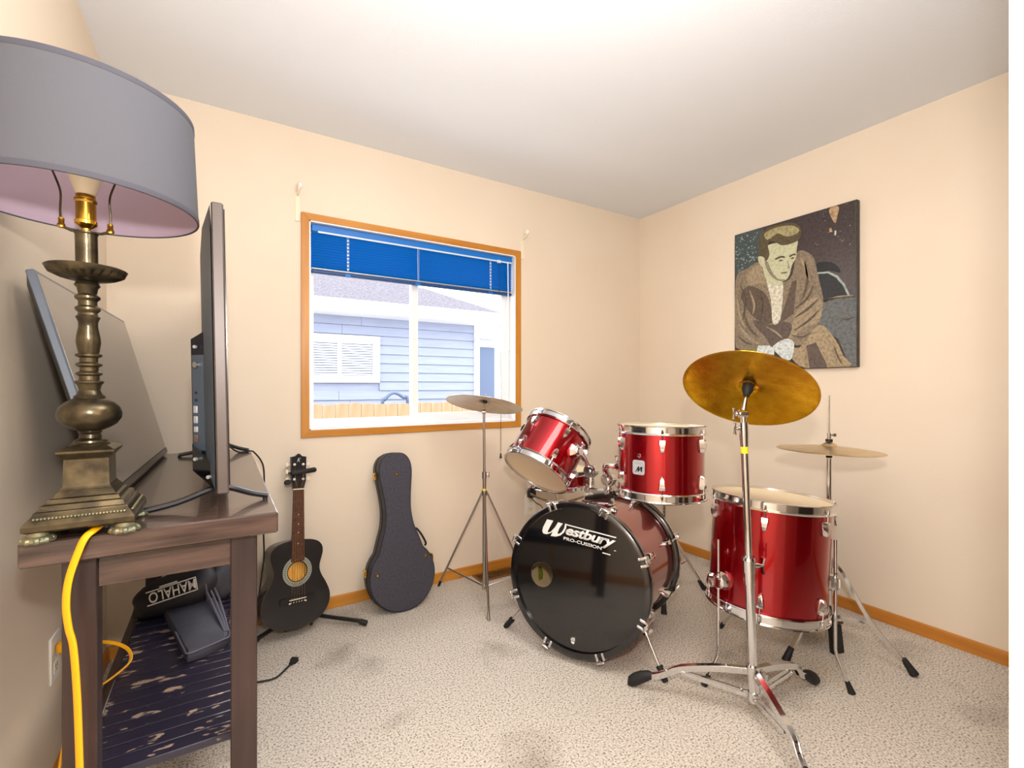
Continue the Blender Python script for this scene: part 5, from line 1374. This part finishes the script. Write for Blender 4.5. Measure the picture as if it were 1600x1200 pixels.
b.build('clutch', M['chrome'], hs_)
MB().cyl((hx, hy, .365), (hx, hy, .405), .020, n=16).build('leg_hub', M['chrome'], hs_)
for (fx, fy) in ((2.330, .742), (1.990, 1.062), (2.470, 1.190)):
    d = Vector((fx - hx, fy - hy, 0)); L_ = d.length; d.normalize(); sd_ = Vector((-d.y, d.x, 0)); o = Vector((hx, hy, 0))
    b = MB()
    for s in (-1, 1): flat_path(b, [o + d * r + sd_ * (.007 * s) + Vector((0, 0, z)) for r, z in ((.016, .385), (.05, .350), (L_ * .5, .175), (L_ * .88, .045))], .0065, .0011, (0, 0, 1))
    flat_path(b, [o + d * r + Vector((0, 0, z)) for r, z in ((.016, .392), (.052, .357), (L_ * .5, .182), (L_ * .88, .052))], .0075, .0010, sd_)
    l_ = b.build('leg', M['chrome'], hs_, sharp=30)
    b = MB(); strip(b, o + d * .014 + Vector((0, 0, .155)), o + d * (L_ * .52) + Vector((0, 0, .165)), .0070, .0012, (0, 0, 1)); b.build('brace', M['chrome'], l_, smooth=False)
    p = o + d * L_
    MB().cyl(p - d * .035 + Vector((0, 0, .058)), p + Vector((0, 0, .006)), .011, .0165, n=10).build('rubber_foot', M['rubber'], l_)
pd_ = Vector((.10, .30, 0)).normalized(); sd_ = Vector((-pd_.y, pd_.x, 0))
o = Vector((hx, hy, 0)) + Vector((.016, -.004, 0))
def pr(r, s, z): return o + pd_ * r + sd_ * s + Vector((0, 0, z))
MB().rings([[pr(-.035, -.030, .001), pr(-.035, .030, .001), pr(-.020, .030, .115), pr(-.020, -.030, .115)], [pr(-.015, -.030, .001), pr(-.015, .030, .001), pr(-.005, .030, .115), pr(-.005, -.030, .115)]]).build('pedal_frame', M['black'], hs_, bevel=.002)
MB().rings([[pr(-.020, -.040, .118), pr(-.020, .040, .118), pr(-.020, .040, .128), pr(-.020, -.040, .128)], [pr(.25, -.036, .012), pr(.25, .036, .012), pr(.25, .036, .020), pr(.25, -.036, .020)]]).build('footboard', M['gloss_black'], hs_, bevel=.001)
MB().box(-.04, .04, -.035, .035, .001, .010, MX(pr(.25, 0, 0)) @ RZ(math.atan2(pd_.y, pd_.x)), ch=.002).build('heel_plate', M['black'], hs_)
b = MB().tube([pr(.0, 0, .125), (hx, hy, .20)], .003, 6); b.tube([pr(-.028, .02, .11), pr(-.01, .022, .20), (hx, hy + .01, .215)], .005, 6)
b.build('linkage', M['black'], hs_)

# ================================================================= PICTURE
pict = thing('wall_picture', 'canvas print of a seated man in a tan jacket on the right wall', 'picture', (WR - .03, 1.43, 1.245))
PX = WR - .031
MB().box(PX, WR, 1.096, 1.760, 1.246, 2.090, ch=.002).build('canvas', M['p_canvas_bg'], pict, sharp=60)
NAMES = dict(foliage='foliage', fender='car', glass='car', roof='car', chromeline='car')
mats = []; idx = {}
b = MB()
for i, (mn, poly) in enumerate(PRINT):
    if mn not in idx: idx[mn] = len(mats); mats.append(M['p_' + mn])
    b.cur = idx[mn]
    pts = [(min(max(y, 1.0985), 1.7575), min(max(z, 1.2485), 2.0875)) for y, z in poly]
    if len(pts) > 5 and mn not in ('chromeline', 'fender', 'green'):
        sp = smooth_path([(p[0], p[1], 0) for p in pts], 3, closed=True); pts = [(min(max(p.x, 1.0985), 1.7575), min(max(p.y, 1.2485), 2.0875)) for p in sp]
    d = .0002 + .00012 * i
    b.prism(pts, d - .0001, d + .0001, Matrix(((0, 0, -1, PX), (1, 0, 0, 0), (0, 1, 0, 0), (0, 0, 0, 1))))
idx['foliage_l'] = len(mats); mats.append(M['p_foliage_l'])
b.cur = idx['foliage_l']; rnd = random.Random(3)
for i in range(90):
    y = rnd.uniform(1.61, 1.755); z = rnd.uniform(1.86, 2.075)
    if z < 1.90 and y < 1.70: continue
    s = rnd.uniform(.002, .006); aa = rnd.uniform(0, 3)
    b.prism([(y + s * math.cos(aa + k * 1.57) * (1.3 if k % 2 else .8), z + s * math.sin(aa + k * 1.57)) for k in range(4)], .0045, .0047, Matrix(((0, 0, -1, PX), (1, 0, 0, 0), (0, 1, 0, 0), (0, 0, 0, 1))))
for i in range(26):
    y = rnd.uniform(1.11, 1.30); z = rnd.uniform(1.85, 2.08); s = rnd.uniform(.0012, .003)
    b.prism([(y + s * math.cos(k * 1.57), z + s * math.sin(k * 1.57)) for k in range(4)], .0045, .0047, Matrix(((0, 0, -1, PX), (1, 0, 0, 0), (0, 1, 0, 0), (0, 0, 0, 1))))
# folds of the jacket and trousers, seams of the car
for mn in ('line_dark', 'line_pale'): idx[mn] = len(mats); mats.append(M['p_jdark'] if mn == 'line_dark' else M['p_jlight'])
MPX = Matrix(((0, 0, -1, PX), (1, 0, 0, 0), (0, 1, 0, 0), (0, 0, 0, 1)))
def fold(kind, pts, w):
    b.cur = idx[kind]
    P = smooth_path([(p[0], p[1], 0) for p in pts], 4); k = len(P); up, dn = [], []
    for i in range(k):
        t = (P[min(i + 1, k - 1)] - P[max(i - 1, 0)]).normalized(); ww = w * math.sin(PI * (i + .5) / k)
        up.append((P[i].x - t.y * ww, P[i].y + t.x * ww)); dn.append((P[i].x + t.y * ww, P[i].y - t.x * ww))
    b.prism(up + dn[::-1], .0048, .0050, MPX)
for kind, pts, w in (
    ('line_dark', [(1.72, 1.78), (1.69, 1.66), (1.70, 1.56)], .006), ('line_dark', [(1.70, 1.60), (1.66, 1.50), (1.60, 1.44)], .007), ('line_pale', [(1.74, 1.70), (1.72, 1.58), (1.68, 1.50)], .008),
    ('line_pale', [(1.735, 1.54), (1.67, 1.45), (1.60, 1.40)], .010), ('line_dark', [(1.74, 1.47), (1.69, 1.42), (1.64, 1.40)], .005), ('line_dark', [(1.345, 1.84), (1.33, 1.72), (1.36, 1.62)], .006),
    ('line_dark', [(1.30, 1.70), (1.33, 1.63), (1.40, 1.58)], .005), ('line_dark', [(1.27, 1.62), (1.33, 1.57), (1.40, 1.53)], .006), ('line_dark', [(1.27, 1.56), (1.32, 1.51), (1.40, 1.46)], .005), ('line_pale', [(1.28, 1.59), (1.34, 1.54), (1.39, 1.50)], .004),
    ('line_pale', [(1.37, 1.86), (1.34, 1.80), (1.32, 1.72)], .008), ('line_dark', [(1.42, 1.44), (1.36, 1.42), (1.31, 1.44)], .004), ('line_dark', [(1.60, 1.72), (1.585, 1.62), (1.60, 1.54)], .006), ('line_pale', [(1.66, 1.73), (1.63, 1.64), (1.64, 1.58)], .007),
    ('line_dark', [(1.20, 1.36), (1.18, 1.30), (1.16, 1.26)], .004), ('line_pale', [(1.25, 1.42), (1.21, 1.34), (1.19, 1.26)], .008), ('line_pale', [(1.36, 1.34), (1.34, 1.29), (1.35, 1.25)], .006), ('line_pale', [(1.56, 1.50), (1.50, 1.46), (1.46, 1.42)], .006),
    ('line_dark', [(1.26, 1.598), (1.19, 1.608), (1.10, 1.600)], .003), ('line_pale', [(1.25, 1.60), (1.18, 1.613), (1.11, 1.607)], .003), ('line_dark', [(1.17, 1.50), (1.14, 1.49), (1.11, 1.50)], .004)): fold(kind, pts, w)
b.build('printed_image', mats, pict, smooth=False)

# ================================================================= FLOOR REGISTER
fv = thing('floor_vent', 'brown metal floor vent in the carpet beside the back baseboard', 'vent', (1.42, 2.487, 0))
b = MB(); b.box(1.285, 1.555, 2.430, 2.444, .001, .007, ch=.002); b.box(1.285, 1.555, 2.530, 2.544, .001, .007, ch=.002)
b.box(1.285, 1.300, 2.444, 2.530, .001, .007, ch=.002); b.box(1.540, 1.555, 2.444, 2.530, .001, .007, ch=.002)
b.build('frame', M['vent'], fv)
MB().box(1.295, 1.545, 2.440, 2.534, .0005, .0015).build('opening', M['vent_dark'], fv, smooth=False)
fin = None
for i in range(17):
    x = 1.308 + i * .0138
    if fin is None:
        fin = MB().box(-.0022, .0022, -.044, .044, .001, .0065).build('louvre', M['vent'], None, local=True, smooth=False); fin.parent = fv; fin.matrix_local = Matrix.Translation((x - 1.42, 0, 0))
    else: inst(fin, fv, Matrix.Translation((x - 1.42, 0, 0)))
